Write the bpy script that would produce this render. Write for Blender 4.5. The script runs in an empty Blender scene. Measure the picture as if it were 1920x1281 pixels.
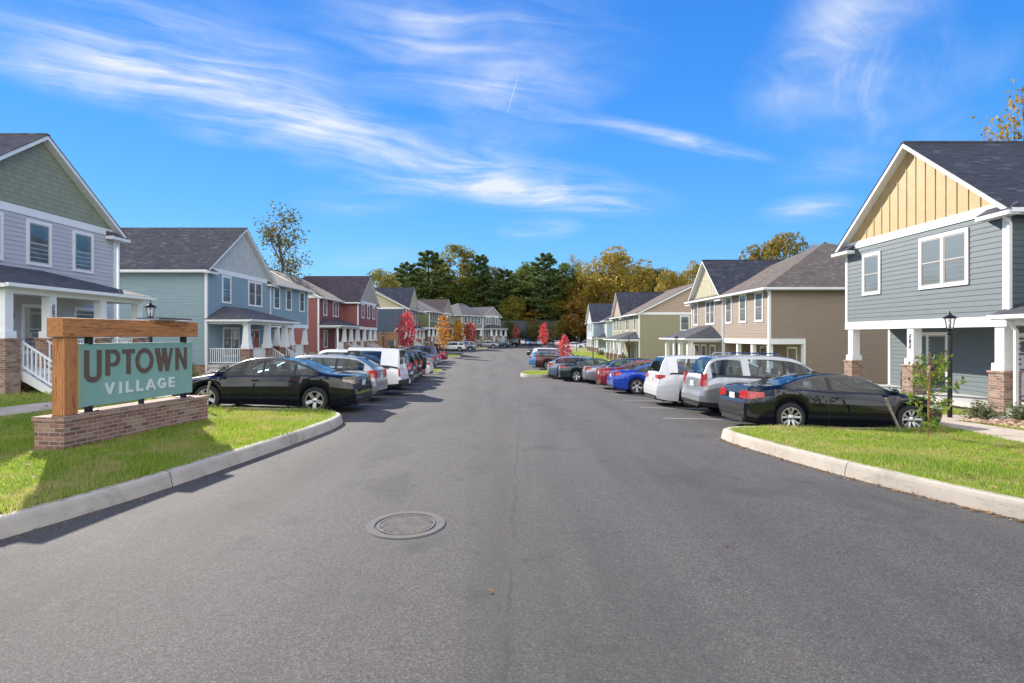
import bpy, bmesh, math, random
import numpy as np
from mathutils import Vector, Matrix
from mathutils.geometry import delaunay_2d_cdt
R = math.radians
PI = math.pi
scene = bpy.context.scene
COL = scene.collection

# ------------------------------------------------------------------ camera
CAM_H, F, HZ = 2.05, 1000.0, 630.0
cam_data = bpy.data.cameras.new("camera")
cam_data.lens = 36 * F / 1920
cam_data.sensor_width = 36
cam_data.shift_y = -10.5 / 1920
cam_data.clip_start = 0.1
cam_data.clip_end = 3000
cam = bpy.data.objects.new("camera", cam_data)
cam.location = (0, 0, CAM_H)
cam.rotation_euler = (R(90), 0, 0)
COL.objects.link(cam)
scene.camera = cam

# ------------------------------------------------------------------ light
SUN_AZ, SUN_EL = 38.0, 28.5          # degrees left of straight ahead, above the horizon
sun_vec = Vector((-math.sin(R(SUN_AZ)) * math.cos(R(SUN_EL)), math.cos(R(SUN_AZ)) * math.cos(R(SUN_EL)), math.sin(R(SUN_EL))))
sl = bpy.data.lights.new("sun", 'SUN')
sl.energy = 3.3
sl.angle = R(0.53)
sl.color = (1.0, 0.93, 0.82)
so = bpy.data.objects.new("sun", sl)
so.rotation_euler = sun_vec.to_track_quat('Z', 'Y').to_euler()
so.location = (0, 0, 60)
COL.objects.link(so)
scene.view_settings.view_transform = 'Standard'
scene.view_settings.look = 'None'
scene.view_settings.exposure = 1.32
scene.view_settings.gamma = 1.0

# ------------------------------------------------------------------ world: clear sky with cirrus
world = bpy.data.worlds.new("World")
scene.world = world
world.use_nodes = True
wt = world.node_tree
wt.nodes.clear()
def wn(t, **k):
    n = wt.nodes.new(t)
    for a, b in k.items():
        setattr(n, a, b)
    return n
def wl(a, b):
    wt.links.new(a, b)
sky = wn('ShaderNodeTexSky', sky_type='NISHITA')
sky.sun_disc = False
sky.sun_elevation = R(SUN_EL)
sky.sun_rotation = R(-SUN_AZ)
sky.altitude = 300
sky.air_density = 1.3
sky.dust_density = 0.0
sky.ozone_density = 3.5
hsv = wn('ShaderNodeHueSaturation')
hsv.inputs['Saturation'].default_value = 1.22
hsv.inputs['Value'].default_value = 1.0
wl(sky.outputs[0], hsv.inputs['Color'])
SKY_GAIN = 0.13 * 2 ** 1.32
def skycol(r, g, b):
    return (r / SKY_GAIN / 5, g / SKY_GAIN / 5, b / SKY_GAIN / 5, 1)
tc = wn('ShaderNodeTexCoord')
sep = wn('ShaderNodeSeparateXYZ')
wl(tc.outputs['Generated'], sep.inputs[0])
def wmath(op, a, b=None, c=None, clamp=False):
    n = wn('ShaderNodeMath', operation=op, use_clamp=clamp)
    for i, q in enumerate((a, b, c)):
        if q is None:
            continue
        if isinstance(q, (int, float)):
            n.inputs[i].default_value = q
        else:
            wl(q, n.inputs[i])
    return n.outputs[0]
# clear autumn sky: deep blue overhead, paler towards the horizon, with some of the physical sky's own variation
blue = wn('ShaderNodeValToRGB')
e = blue.color_ramp.elements
e[0].position = 0.0; e[0].color = skycol(.20, .56, .95)
e[1].position = 1.0; e[1].color = skycol(.018, .13, .60)
for p_, c_ in ((.08, (.14, .50, .97)), (.22, (.085, .40, .97)), (.40, (.045, .29, .90)), (.62, (.026, .20, .78))):
    q_ = e.new(p_); q_.color = skycol(*c_)
wl(sep.outputs[2], blue.inputs[0])
gain = wn('ShaderNodeVectorMath', operation='SCALE')
wl(blue.outputs[0], gain.inputs[0]); gain.inputs['Scale'].default_value = 5
skymix = wn('ShaderNodeMix', data_type='RGBA')
skymix.inputs['Factor'].default_value = 0.10
wl(gain.outputs[0], skymix.inputs['A']); wl(hsv.outputs[0], skymix.inputs['B'])
den = wmath('ADD', wmath('MAXIMUM', sep.outputs[2], 0.0), 0.12)
comb = wn('ShaderNodeCombineXYZ')
wl(wmath('DIVIDE', sep.outputs[0], den), comb.inputs[0])
wl(wmath('DIVIDE', sep.outputs[1], den), comb.inputs[1])
P = comb.outputs[0]                                     # the sky seen as a flat layer overhead
def skypoint(u, v):
    d = Vector(((u - 960) / F, 1.0, (HZ - v) / F)).normalized()
    k = max(d.z, 0) + 0.12
    return Vector((d.x / k, d.y / k, 0))
def cloud_patch(a, b, wide, strength):
    """an elongated soft patch of cloud between two bearings of the sky"""
    A, B = skypoint(*a), skypoint(*b)
    c, d = (A + B) / 2, B - A
    mp = wn('ShaderNodeMapping', vector_type='TEXTURE')
    mp.inputs['Location'].default_value = c
    mp.inputs['Rotation'].default_value = (0, 0, math.atan2(d.y, d.x))
    mp.inputs['Scale'].default_value = (d.length * 0.62, wide, 1)
    wl(P, mp.inputs[0])
    g = wn('ShaderNodeTexGradient', gradient_type='SPHERICAL')
    wl(mp.outputs[0], g.inputs[0])
    return wmath('MULTIPLY', g.outputs['Fac'], strength)
def fib(rot, sx, sy, scale, dist, seed, rough=0.6, lo=0.36, hi=0.84):
    """combed, feathery fibres running along one bearing"""
    wv = wn('ShaderNodeTexNoise'); wv.inputs['Scale'].default_value = 0.9; wv.inputs['Detail'].default_value = 3
    wl(P, wv.inputs['Vector'])
    wo_ = wn('ShaderNodeVectorMath', operation='MULTIPLY_ADD')
    wl(wv.outputs['Color'], wo_.inputs[0]); wo_.inputs[1].default_value = (.55, .55, 0); wl(P, wo_.inputs[2])
    mp = wn('ShaderNodeMapping', vector_type='TEXTURE')
    mp.inputs['Rotation'].default_value = (0, 0, rot)
    mp.inputs['Scale'].default_value = (sx, sy, 1)
    mp.inputs['Location'].default_value = (seed, seed * 0.7, 0)
    wl(wo_.outputs[0], mp.inputs[0])
    n = wn('ShaderNodeTexNoise')
    n.inputs['Scale'].default_value = scale
    n.inputs['Detail'].default_value = 10
    n.inputs['Roughness'].default_value = rough
    n.inputs['Distortion'].default_value = dist
    wl(mp.outputs[0], n.inputs['Vector'])
    r_ = wn('ShaderNodeMapRange', interpolation_type='SMOOTHSTEP')
    wl(n.outputs['Fac'], r_.inputs[0]); r_.inputs[1].default_value = lo; r_.inputs[2].default_value = hi
    return r_.outputs[0]
def field(patches, fibres, soft, veil):
    tot = None
    for p in patches:
        o = cloud_patch(*p)
        tot = o if tot is None else wmath('ADD', tot, o)
    tot = wmath('MINIMUM', tot, 1.4)
    tx = wmath('ADD', wmath('ADD', wmath('MULTIPLY', fibres, 0.80), wmath('MULTIPLY', soft, 0.62)), veil)
    return wmath('MULTIPLY', wmath('POWER', tot, 1.15), tx)
soft = fib(0.3, 1.0, 0.8, 2.6, 0.3, 5.0, 0.55, 0.35, 0.75)
left_f = fib(R(31), 1.3, 0.15, 1.9, 0.45, 3.1, 0.66)
mid_f = fib(R(12), 1.2, 0.30, 2.2, 0.9, 7.7)
right_f = fib(R(58), 1.2, 0.30, 2.6, 0.5, 4.4)
cl = field([((-120, 30), (420, 170), 0.36, 0.85), ((60, 0), (660, 215), 0.32, 0.75), ((300, 150), (760, 300), 0.28, 0.75), ((-60, 110), (260, 180), 0.14, 0.6), ((290, 225), (520, 270), 0.16, 0.55), ((540, 215), (900, 330), 0.26, 0.65)], left_f, soft, 0.06)
cl = wmath('ADD', cl, field([((640, 60), (1180, 130), 0.42, 0.62), ((420, 20), (900, 160), 0.36, 0.30), ((760, 20), (860, 90), 0.14, 0.5), ((860, 150), (1080, 270), 0.26, 0.75), ((700, 250), (960, 330), 0.34, 0.6), ((600, 300), (1230, 390), 0.36, 0.95), ((820, 350), (1200, 385), 0.20, 0.8),
        ((1040, 212), (1440, 300), 0.075, 1.15), ((1430, 405), (1610, 378), 0.26, 0.75), ((960, 415), (1060, 445), 0.30, 0.6), ((560, 395), (800, 370), 0.3, 0.3), ((640, 470), (760, 500), 0.5, 0.3), ((1480, 305), (1660, 330), 0.25, 0.3)], mid_f, soft, 0.07))
cl = wmath('ADD', cl, field([((1470, 240), (1700, -60), 0.26, 0.62), ((1600, 230), (1850, 60), 0.26, 0.45), ((1560, 120), (1660, -120), 0.2, 0.4), ((1500, 230), (1800, 270), 0.25, 0.3)], right_f, soft, 0.10))
cl = wmath('MINIMUM', wmath('MAXIMUM', cl, 0.0), 0.90)
trail = cloud_patch((951, 213), (971, 145), 0.0022, 1.0)   # the short contrail
cl = wmath('MINIMUM', wmath('ADD', cl, wmath('MINIMUM', trail, 0.28)), 0.92)
above = wn('ShaderNodeMapRange')
wl(sep.outputs[2], above.inputs[0])
above.inputs[1].default_value = 0.02
above.inputs[2].default_value = 0.12
# overbright broken cloud added unseen behind the camera as fill for shaded walls
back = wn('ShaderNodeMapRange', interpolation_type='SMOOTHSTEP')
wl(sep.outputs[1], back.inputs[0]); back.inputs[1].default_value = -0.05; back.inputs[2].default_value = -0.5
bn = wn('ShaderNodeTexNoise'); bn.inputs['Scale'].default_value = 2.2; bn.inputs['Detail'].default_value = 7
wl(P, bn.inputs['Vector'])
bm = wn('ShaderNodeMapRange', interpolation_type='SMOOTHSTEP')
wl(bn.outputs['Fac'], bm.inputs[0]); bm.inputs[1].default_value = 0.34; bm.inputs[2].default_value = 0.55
fillcl = wmath('MULTIPLY', back.outputs[0], bm.outputs[0])
cl = wmath('MULTIPLY', cl, above.outputs[0])
mix = wn('ShaderNodeMix', data_type='RGBA')
wl(cl, mix.inputs['Factor'])
wl(skymix.outputs['Result'], mix.inputs['A'])
mix.inputs['B'].default_value = (2.75, 2.9, 3.15, 1)
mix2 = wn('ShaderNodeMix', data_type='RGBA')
wl(wmath('MULTIPLY', fillcl, above.outputs[0]), mix2.inputs['Factor'])
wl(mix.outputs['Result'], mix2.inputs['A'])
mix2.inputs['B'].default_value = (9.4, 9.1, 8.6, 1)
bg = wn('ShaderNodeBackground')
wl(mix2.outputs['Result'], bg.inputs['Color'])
bg.inputs['Strength'].default_value = 0.13
wo = wn('ShaderNodeOutputWorld')
wl(bg.outputs[0], wo.inputs['Surface'])
scene.cycles.max_bounces = 8
scene.cycles.transparent_max_bounces = 16
scene.cycles.use_denoising = True
# ------------------------------------------------------------------ materials
class NT:
    def __init__(s, name):
        s.m = bpy.data.materials.new(name)
        s.m.use_nodes = True
        s.t = s.m.node_tree
        s.b = s.t.nodes['Principled BSDF']
        s.out = s.t.nodes['Material Output']
    def n(s, t, **k):
        x = s.t.nodes.new(t)
        for a, b in k.items():
            setattr(x, a, b)
        return x
    def l(s, a, b):
        s.t.links.new(a, b)
    def uv(s, kind='UV', scale=(1, 1, 1), rot=(0, 0, 0)):
        c = s.n('ShaderNodeTexCoord')
        mp = s.n('ShaderNodeMapping')
        mp.inputs['Scale'].default_value = scale
        mp.inputs['Rotation'].default_value = rot
        s.l(c.outputs[kind], mp.inputs[0])
        return mp.outputs[0]
    def noise(s, vec, scale, detail=4, rough=0.55, dist=0.0):
        x = s.n('ShaderNodeTexNoise')
        x.inputs['Scale'].default_value = scale
        x.inputs['Detail'].default_value = detail
        x.inputs['Roughness'].default_value = rough
        x.inputs['Distortion'].default_value = dist
        if vec is not None:
            s.l(vec, x.inputs['Vector'])
        return x.outputs['Fac']
    def ramp(s, fac, stops):
        x = s.n('ShaderNodeValToRGB')
        e = x.color_ramp.elements
        while len(e) > 1:
            e.remove(e[-1])
        for i, (p, c) in enumerate(stops):
            if i == 0:
                e[0].position = p
                e[0].color = c4(c)
            else:
                q = e.new(p)
                q.color = c4(c)
        s.l(fac, x.inputs[0])
        return x.outputs[0]
    def mix(s, a, b, fac, mode='MIX'):
        x = s.n('ShaderNodeMix', data_type='RGBA', blend_type=mode)
        for sock, q in (('Factor', fac), ('A', a), ('B', b)):
            if hasattr(q, 'is_output'):
                s.l(q, x.inputs[sock])
            elif isinstance(q, (int, float)):
                x.inputs[sock].default_value = q
            else:
                x.inputs[sock].default_value = c4(q)
        return x.outputs['Result']
    def math(s, op, a, b=None, clamp=False):
        x = s.n('ShaderNodeMath', operation=op, use_clamp=clamp)
        for i, q in enumerate((a, b)):
            if q is None:
                continue
            if isinstance(q, (int, float)):
                x.inputs[i].default_value = q
            else:
                s.l(q, x.inputs[i])
        return x.outputs[0]
    def bump(s, h, strength=0.3, dist=0.01):
        x = s.n('ShaderNodeBump')
        x.inputs['Strength'].default_value = strength
        x.inputs['Distance'].default_value = dist
        s.l(h, x.inputs['Height'])
        s.l(x.outputs[0], s.b.inputs['Normal'])
    def col(s, c):
        if hasattr(c, 'is_output'):
            s.l(c, s.b.inputs['Base Color'])
        else:
            s.b.inputs['Base Color'].default_value = c4(c)
    def set(s, **k):
        for a, b in k.items():
            s.b.inputs[a.replace('_', ' ')].default_value = b
def c4(c):
    return tuple(c) if len(c) == 4 else (c[0], c[1], c[2], 1)
def sc(c, k):
    return tuple(min(1, x * k) for x in c[:3])

def m_paint(name, c, rough=0.55, var=0.10, scale=3.0):
    """painted board, trim, timber: slight weathering"""
    t = NT(name)
    v = t.uv('Object')
    n = t.noise(v, scale, 5, 0.6)
    t.col(t.ramp(n, [(0.3, sc(c, 1 - var)), (0.7, sc(c, 1 + var))]))
    t.set(Roughness=rough)
    t.bump(t.noise(v, 60, 2), 0.05, 0.004)
    return t.m
def m_siding(name, c):
    t = NT(name)
    v = t.uv('UV', (0.6, 7.0, 1))
    g = t.noise(t.uv('UV', (6, 90, 1)), 1.0, 5, 0.6)
    bigvar = t.noise(v, 1.0, 3)
    cc = t.mix(t.ramp(bigvar, [(0.3, sc(c, 0.93)), (0.7, sc(c, 1.07))]), sc(c, 0.8), t.math('MULTIPLY', g, 0.25))
    streak = t.noise(t.uv('UV', (3.2, 0.22, 1)), 1.0, 4, 0.6)
    cc = t.mix(cc, sc(c, 0.78), t.ramp(streak, [(0.52, (0, 0, 0)), (0.72, (0.32, 0.32, 0.32))]))
    t.col(cc)
    t.set(Roughness=0.62)
    t.bump(g, 0.18, 0.004)
    return t.m
def m_brick(name, stops, mortar=(0.40, 0.36, 0.31)):
    t = NT(name)
    v = t.uv('UV')
    b = t.n('ShaderNodeTexBrick')
    t.l(v, b.inputs['Vector'])
    b.inputs['Scale'].default_value = 1.0
    b.inputs['Brick Width'].default_value = 0.205
    b.inputs['Row Height'].default_value = 0.070
    b.inputs['Mortar Size'].default_value = 0.0055
    b.inputs['Mortar Smooth'].default_value = 0.15
    b.inputs['Bias'].default_value = 0.0
    b.inputs['Color1'].default_value = (0, 0, 0, 1)
    b.inputs['Color2'].default_value = (1, 1, 1, 1)
    b.inputs['Mortar'].default_value = (0.5, 0.5, 0.5, 1)
    bc = t.ramp(b.outputs['Color'], stops)
    n = t.noise(v, 45, 5, 0.7)
    bc = t.mix(bc, (0.05, 0.03, 0.025), t.math('MULTIPLY', t.math('GREATER_THAN', n, 0.60), 0.45))
    bc = t.mix(bc, sc(mortar, 1.0), t.math('MULTIPLY', t.noise(v, 13, 4), 0.28))
    t.col(t.mix(bc, mortar, b.outputs['Fac']))
    t.set(Roughness=0.85)
    h = t.math('SUBTRACT', t.math('MULTIPLY', n, 0.35), b.outputs['Fac'])
    t.bump(h, 0.6, 0.008)
    return t.m
def m_shingle(name, c1, c2, hi):
    t = NT(name)
    v = t.uv('UV')
    b = t.n('ShaderNodeTexBrick')
    t.l(v, b.inputs['Vector'])
    b.inputs['Scale'].default_value = 1.0
    b.inputs['Brick Width'].default_value = 0.27
    b.inputs['Row Height'].default_value = 0.142
    b.inputs['Mortar Size'].default_value = 0.006
    b.inputs['Mortar Smooth'].default_value = 0.3
    b.offset = 0.37
    b.inputs['Color1'].default_value = (0, 0, 0, 1)
    b.inputs['Color2'].default_value = (1, 1, 1, 1)
    b.inputs['Mortar'].default_value = (0.2, 0.2, 0.2, 1)
    bc = t.ramp(b.outputs['Color'], [(0.0, c1), (0.55, c2), (0.86, c2), (1.0, hi)])
    gr = t.noise(v, 220, 2, 0.8)
    bc = t.mix(bc, sc(c1, 0.6), t.math('MULTIPLY', gr, 0.55))
    bc = t.mix(bc, sc(hi, 1.0), t.math('MULTIPLY', t.noise(v, 0.8, 3), 0.22))
    t.col(bc)
    t.set(Roughness=0.93)
    sepv = t.n('ShaderNodeSeparateXYZ')
    t.l(v, sepv.inputs[0])
    saw = t.math('FRACT', t.math('DIVIDE', sepv.outputs[1], 0.142))
    h = t.math('ADD', t.math('MULTIPLY', t.math('SUBTRACT', 1.0, saw), 0.9), t.math('MULTIPLY', b.outputs['Color'], 0.5))
    t.bump(t.math('ADD', h, t.math('MULTIPLY', gr, 0.2)), 0.9, 0.012)
    return t.m
def m_shake(name, c):
    t = NT(name)
    v = t.uv('UV')
    b = t.n('ShaderNodeTexBrick')
    t.l(v, b.inputs['Vector'])
    b.inputs['Scale'].default_value = 1.0
    b.inputs['Brick Width'].default_value = 0.14
    b.inputs['Row Height'].default_value = 0.18
    b.inputs['Mortar Size'].default_value = 0.004
    b.offset = 0.43
    b.inputs['Color1'].default_value = c4(sc(c, 0.9))
    b.inputs['Color2'].default_value = c4(sc(c, 1.08))
    b.inputs['Mortar'].default_value = c4(sc(c, 0.62))
    t.col(b.outputs['Color'])
    t.set(Roughness=0.75)
    sepv = t.n('ShaderNodeSeparateXYZ')
    t.l(v, sepv.inputs[0])
    saw = t.math('FRACT', t.math('DIVIDE', sepv.outputs[1], 0.18))
    t.bump(t.math('SUBTRACT', t.math('SUBTRACT', 1.0, saw), t.math('MULTIPLY', b.outputs['Fac'], 0.7)), 0.8, 0.012)
    return t.m
def m_glass(name, c=(0.06, 0.085, 0.10), blinds=None):
    """house window: glossy pane in front of a dim room or pale blinds"""
    t = NT(name)
    if blinds:
        v = t.uv('UV')
        sepv = t.n('ShaderNodeSeparateXYZ')
        t.l(v, sepv.inputs[0])
        saw = t.math('FRACT', t.math('DIVIDE', sepv.outputs[1], 0.05))
        t.col(t.mix(c, blinds, t.math('MULTIPLY', t.math('GREATER_THAN', saw, 0.28), 1.0)))
    else:
        n = t.noise(t.uv('Object'), 1.7, 2)
        t.col(t.ramp(n, [(0.35, sc(c, 0.6)), (0.65, sc(c, 1.7))]))
    t.set(Roughness=0.5)
    t.b.inputs['Coat Weight'].default_value = 1.0
    t.b.inputs['Coat Roughness'].default_value = 0.015
    t.b.inputs['Coat IOR'].default_value = 1.6
    return t.m
def m_plain(name, c, rough=0.5, metal=0.0, coat=0.0):
    t = NT(name)
    v = t.uv('Object')
    n = t.noise(v, 25, 3)
    t.col(t.ramp(n, [(0.3, sc(c, 0.9)), (0.7, sc(c, 1.1))]))
    t.set(Roughness=rough, Metallic=metal)
    t.b.inputs['Coat Weight'].default_value = coat
    return t.m
def m_carpaint(name, c, metal=0.3, spec=.3):
    t = NT(name)
    v = t.uv('Object')
    n = t.noise(v, 900, 1)
    t.col(t.ramp(n, [(0.35, sc(c, 0.85)), (0.65, sc(c, 1.2))]))
    dirt = t.noise(v, 5, 4)
    r = t.n('ShaderNodeMapRange')
    t.l(dirt, r.inputs[0])
    r.inputs[3].default_value = 0.28
    r.inputs[4].default_value = 0.42
    t.l(r.outputs[0], t.b.inputs['Roughness'])
    t.set(Metallic=metal)
    t.b.inputs['Specular IOR Level'].default_value = spec
    t.b.inputs['Coat Weight'].default_value = 1.0
    t.b.inputs['Coat Roughness'].default_value = 0.02
    return t.m
def m_carglass(name):
    t = NT(name)
    tr = t.n('ShaderNodeBsdfTransparent')
    tr.inputs[0].default_value = (0.60, 0.70, 0.74, 1)
    gl = t.n('ShaderNodeBsdfGlossy')
    gl.inputs['Roughness'].default_value = 0.02
    gl.inputs['Color'].default_value = (0.95, 0.98, 1, 1)
    fr = t.n('ShaderNodeFresnel')
    fr.inputs['IOR'].default_value = 1.5
    n = t.noise(t.uv('Object'), 1.5, 1)
    mx = t.n('ShaderNodeMixShader')
    t.l(t.math('MULTIPLY', fr.outputs[0], t.math('ADD', 0.75, t.math('MULTIPLY', n, 0.3))), mx.inputs[0])
    t.l(tr.outputs[0], mx.inputs[1])
    t.l(gl.outputs[0], mx.inputs[2])
    t.l(mx.outputs[0], t.out.inputs[0])
    t.t.nodes.remove(t.b)
    return t.m
def m_leaf(name, cols, trans=0.35, rough=0.6):
    """leaves: every leaf takes its own tone"""
    t = NT(name)
    g = t.n('ShaderNodeNewGeometry')
    k = len(cols)
    cc = t.ramp(g.outputs['Random Per Island'], [(i / max(1, k - 1), c) for i, c in enumerate(cols)])
    big = t.noise(t.uv('Object'), 0.45, 3)
    cc = t.mix(cc, t.mix(cc, (0.5, 0.5, 0.5), 1.0, 'MULTIPLY'), t.math('MULTIPLY', t.math('GREATER_THAN', big, 0.52), 0.25))
    t.col(cc)
    t.set(Roughness=rough)
    tl = t.n('ShaderNodeBsdfTranslucent')
    t.l(cc, tl.inputs[0])
    mx = t.n('ShaderNodeMixShader')
    mx.inputs[0].default_value = trans
    t.l(t.b.outputs[0], mx.inputs[1])
    t.l(tl.outputs[0], mx.inputs[2])
    t.l(mx.outputs[0], t.out.inputs[0])
    return t.m
def m_bark(name, c):
    t = NT(name)
    n = t.noise(t.uv('Object', (6, 6, 1.2)), 4, 6, 0.65)
    t.col(t.ramp(n, [(0.3, sc(c, 0.55)), (0.7, sc(c, 1.3))]))
    t.set(Roughness=0.9)
    t.bump(n, 0.6, 0.02)
    return t.m
def m_wood(name, c):
    t = NT(name)
    v = t.uv('Object', (9, 0.7, 9))
    n = t.noise(v, 3.0, 7, 0.6, 0.8)
    fine = t.noise(t.uv('Object', (60, 3, 60)), 2.0, 3)
    cc = t.ramp(n, [(0.25, sc(c, 0.45)), (0.45, sc(c, 0.9)), (0.6, c), (0.8, sc(c, 1.25))])
    cc = t.mix(cc, sc(c, 0.28), t.math('MULTIPLY', t.math('GREATER_THAN', fine, 0.57), 0.5))
    chk = t.noise(t.uv('Object', (14, 0.5, 14)), 1.0, 3, 0.5)
    cc = t.mix(cc, sc(c, 0.10), t.math('MULTIPLY', t.math('LESS_THAN', t.math('ABSOLUTE', t.math('SUBTRACT', chk, 0.5)), 0.010), 0.8))
    knots = t.noise(t.uv('Object', (3, 2.0, 3)), 2.2, 2)
    cc = t.mix(cc, sc(c, 0.22), t.math('MULTIPLY', t.math('GREATER_THAN', knots, 0.71), 0.75))
    t.col(cc)
    t.set(Roughness=0.6)
    t.bump(t.math('ADD', n, fine), 0.35, 0.006)
    return t.m
def m_woodz(name, c):
    t = NT(name)
    v = t.uv('Object', (9, 9, 0.7))
    n = t.noise(v, 3.0, 7, 0.6, 0.8)
    fine = t.noise(t.uv('Object', (60, 60, 3)), 2.0, 3)
    cc = t.ramp(n, [(0.25, sc(c, 0.45)), (0.45, sc(c, 0.9)), (0.6, c), (0.8, sc(c, 1.25))])
    cc = t.mix(cc, sc(c, 0.28), t.math('MULTIPLY', t.math('GREATER_THAN', fine, 0.57), 0.5))
    chk = t.noise(t.uv('Object', (14, 14, 0.5)), 1.0, 3, 0.5)
    cc = t.mix(cc, sc(c, 0.10), t.math('MULTIPLY', t.math('LESS_THAN', t.math('ABSOLUTE', t.math('SUBTRACT', chk, 0.5)), 0.010), 0.8))
    t.col(cc)
    t.set(Roughness=0.6)
    t.bump(t.math('ADD', n, fine), 0.35, 0.006)
    return t.m
def m_asphalt():
    t = NT('asphalt')
    v = t.uv('Object')
    def stones(scale):
        q = t.n('ShaderNodeTexVoronoi', feature='F1')
        q.inputs['Scale'].default_value = scale
        t.l(v, q.inputs['Vector'])
        s_ = t.n('ShaderNodeSeparateColor')
        t.l(q.outputs['Color'], s_.inputs[0])
        return s_.outputs[0], q.outputs['Distance']
    c1, d1 = stones(150)
    c2, d2 = stones(80)
    fine = t.math('ADD', t.math('MULTIPLY', c1, 0.58), t.math('MULTIPLY', c2, 0.42))
    mid = t.noise(v, 11, 5, 0.75)
    big = t.noise(v, 0.28, 5, 0.6, 0.6)
    lanes = t.noise(t.uv('Object', (1.0, 0.09, 1)), 0.9, 3)
    base = t.ramp(fine, [(0.10, (0.022, 0.020, 0.0185)), (0.36, (0.052, 0.047, 0.0435)), (0.60, (0.082, 0.075, 0.069)), (0.76, (0.115, 0.105, 0.096)), (0.92, (0.175, 0.160, 0.144))])
    base = t.mix(base, (0.104, 0.095, 0.087), t.ramp(big, [(0.36, (0, 0, 0)), (0.68, (0.42, 0.42, 0.42))]))
    base = t.mix(base, (0.036, 0.033, 0.031), t.ramp(lanes, [(0.30, (0.62, 0.62, 0.62)), (0.54, (0, 0, 0))]))
    damp = t.noise(v, 0.42, 6, 0.62, 1.2)
    base = t.mix(base, (0.034, 0.031, 0.029), t.ramp(damp, [(0.55, (0, 0, 0)), (0.66, (0.5, 0.5, 0.5))]))
    base = t.mix(base, (0.19, 0.175, 0.155), t.math('MULTIPLY', t.math('GREATER_THAN', mid, 0.63), 0.22))
    base = t.mix(base, (0.028, 0.027, 0.027), t.math('MULTIPLY', t.math('LESS_THAN', mid, 0.38), 0.35))
    # oil drips and a faint paving joint down the middle
    oil = t.noise(v, 1.6, 4, 0.6)
    base = t.mix(base, (0.022, 0.021, 0.021), t.ramp(oil, [(0.60, (0, 0, 0)), (0.72, (0.5, 0.5, 0.5))]))
    sx_ = t.n('ShaderNodeSeparateXYZ')
    t.l(v, sx_.inputs[0])
    wob = t.noise(v, 0.7, 5, 0.7)
    joint = t.math('ABSOLUTE', t.math('SUBTRACT', t.math('SUBTRACT', sx_.outputs[0], t.math('MULTIPLY', t.math('SUBTRACT', sx_.outputs[1], 5.0), 0.02)), t.math('MULTIPLY', t.math('SUBTRACT', wob, 0.5), 0.22)))
    jm = t.math('MULTIPLY', t.math('LESS_THAN', joint, 0.016), t.math('GREATER_THAN', t.noise(v, 1.1, 3), 0.44))
    base = t.mix(base, (0.02, 0.019, 0.019), t.math('MULTIPLY', jm, 0.32))
    t.col(base)
    r = t.n('ShaderNodeMapRange')
    t.l(big, r.inputs[0])
    r.inputs[3].default_value = 0.76
    r.inputs[4].default_value = 0.92
    t.l(r.outputs[0], t.b.inputs['Roughness'])
    t.bump(t.math('ADD', fine, t.math('MULTIPLY', mid, 0.6)), 0.6, 0.007)
    return t.m
def m_concrete(name, c, stain=0.35):
    t = NT(name)
    v = t.uv('Object')
    n = t.noise(v, 2.0, 6, 0.65)
    f = t.noise(v, 120, 3, 0.7)
    cc = t.ramp(n, [(0.25, sc(c, 0.72)), (0.6, c), (0.8, sc(c, 1.12))])
    cc = t.mix(cc, sc(c, 0.5), t.math('MULTIPLY', f, 0.3))
    st = t.noise(t.uv('Object', (1, 1, 6)), 5.0, 5, 0.7)
    cc = t.mix(cc, sc(c, 0.42), t.math('MULTIPLY', t.math('GREATER_THAN', st, 0.62), stain))
    bl = t.noise(v, 1.3, 6, 0.7, 0.8)
    cc = t.mix(cc, (0.12, 0.10, 0.08), t.ramp(bl, [(0.54, (0, 0, 0)), (0.72, (stain, stain, stain))]))
    t.col(cc)
    t.set(Roughness=0.88)
    t.bump(t.math('ADD', f, n), 0.35, 0.006)
    return t.m
def m_ground(name, stops, scale=3):
    t = NT(name)
    v = t.uv('Object')
    n = t.noise(v, scale, 7, 0.7)
    n2 = t.noise(v, 0.35, 3)
    cc = t.ramp(n, stops)
    cc = t.mix(cc, stops[-1][1], t.math('MULTIPLY', n2, 0.35))
    t.col(cc)
    t.set(Roughness=0.95)
    t.bump(t.noise(v, 40, 4, 0.7), 0.9, 0.05)
    return t.m

WHITE = m_paint('white_trim_paint', (0.74, 0.75, 0.76), 0.5, 0.04)
CREAM = m_paint('porch_deck_paint', (0.55, 0.53, 0.50), 0.7, 0.08)
SASH = m_paint('almond_sash', (0.42, 0.38, 0.34), 0.5, 0.05)
PANE = m_glass('window_glass')
PANEB = m_glass('window_glass_blinds', (0.06, 0.075, 0.085), (0.105, 0.13, 0.135))
ROOF_DARK = m_shingle('charcoal_shingles', (0.022, 0.025, 0.036), (0.052, 0.057, 0.075), (0.13, 0.13, 0.15))
ROOF_BROWN = m_shingle('weathered_brown_shingles', (0.07, 0.052, 0.042), (0.125, 0.098, 0.080), (0.24, 0.20, 0.17))
ROOF_GREY = m_shingle('weathered_grey_shingles', (0.045, 0.045, 0.055), (0.09, 0.085, 0.095), (0.22, 0.19, 0.18))
ROOF_PLUM = m_shingle('plum_brown_shingles', (0.036, 0.026, 0.034), (0.075, 0.055, 0.065), (0.15, 0.12, 0.12))
BRICK = m_brick('mixed_red_brick', [(0.0, (0.10, 0.045, 0.032)), (0.35, (0.22, 0.10, 0.065)), (0.7, (0.30, 0.16, 0.105)), (1.0, (0.36, 0.26, 0.19))])
BRICKG = m_brick('tumbled_brick', [(0.0, (0.10, 0.034, 0.025)), (0.35, (0.22, 0.075, 0.05)), (0.7, (0.28, 0.125, 0.08)), (1.0, (0.34, 0.22, 0.14))])
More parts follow.
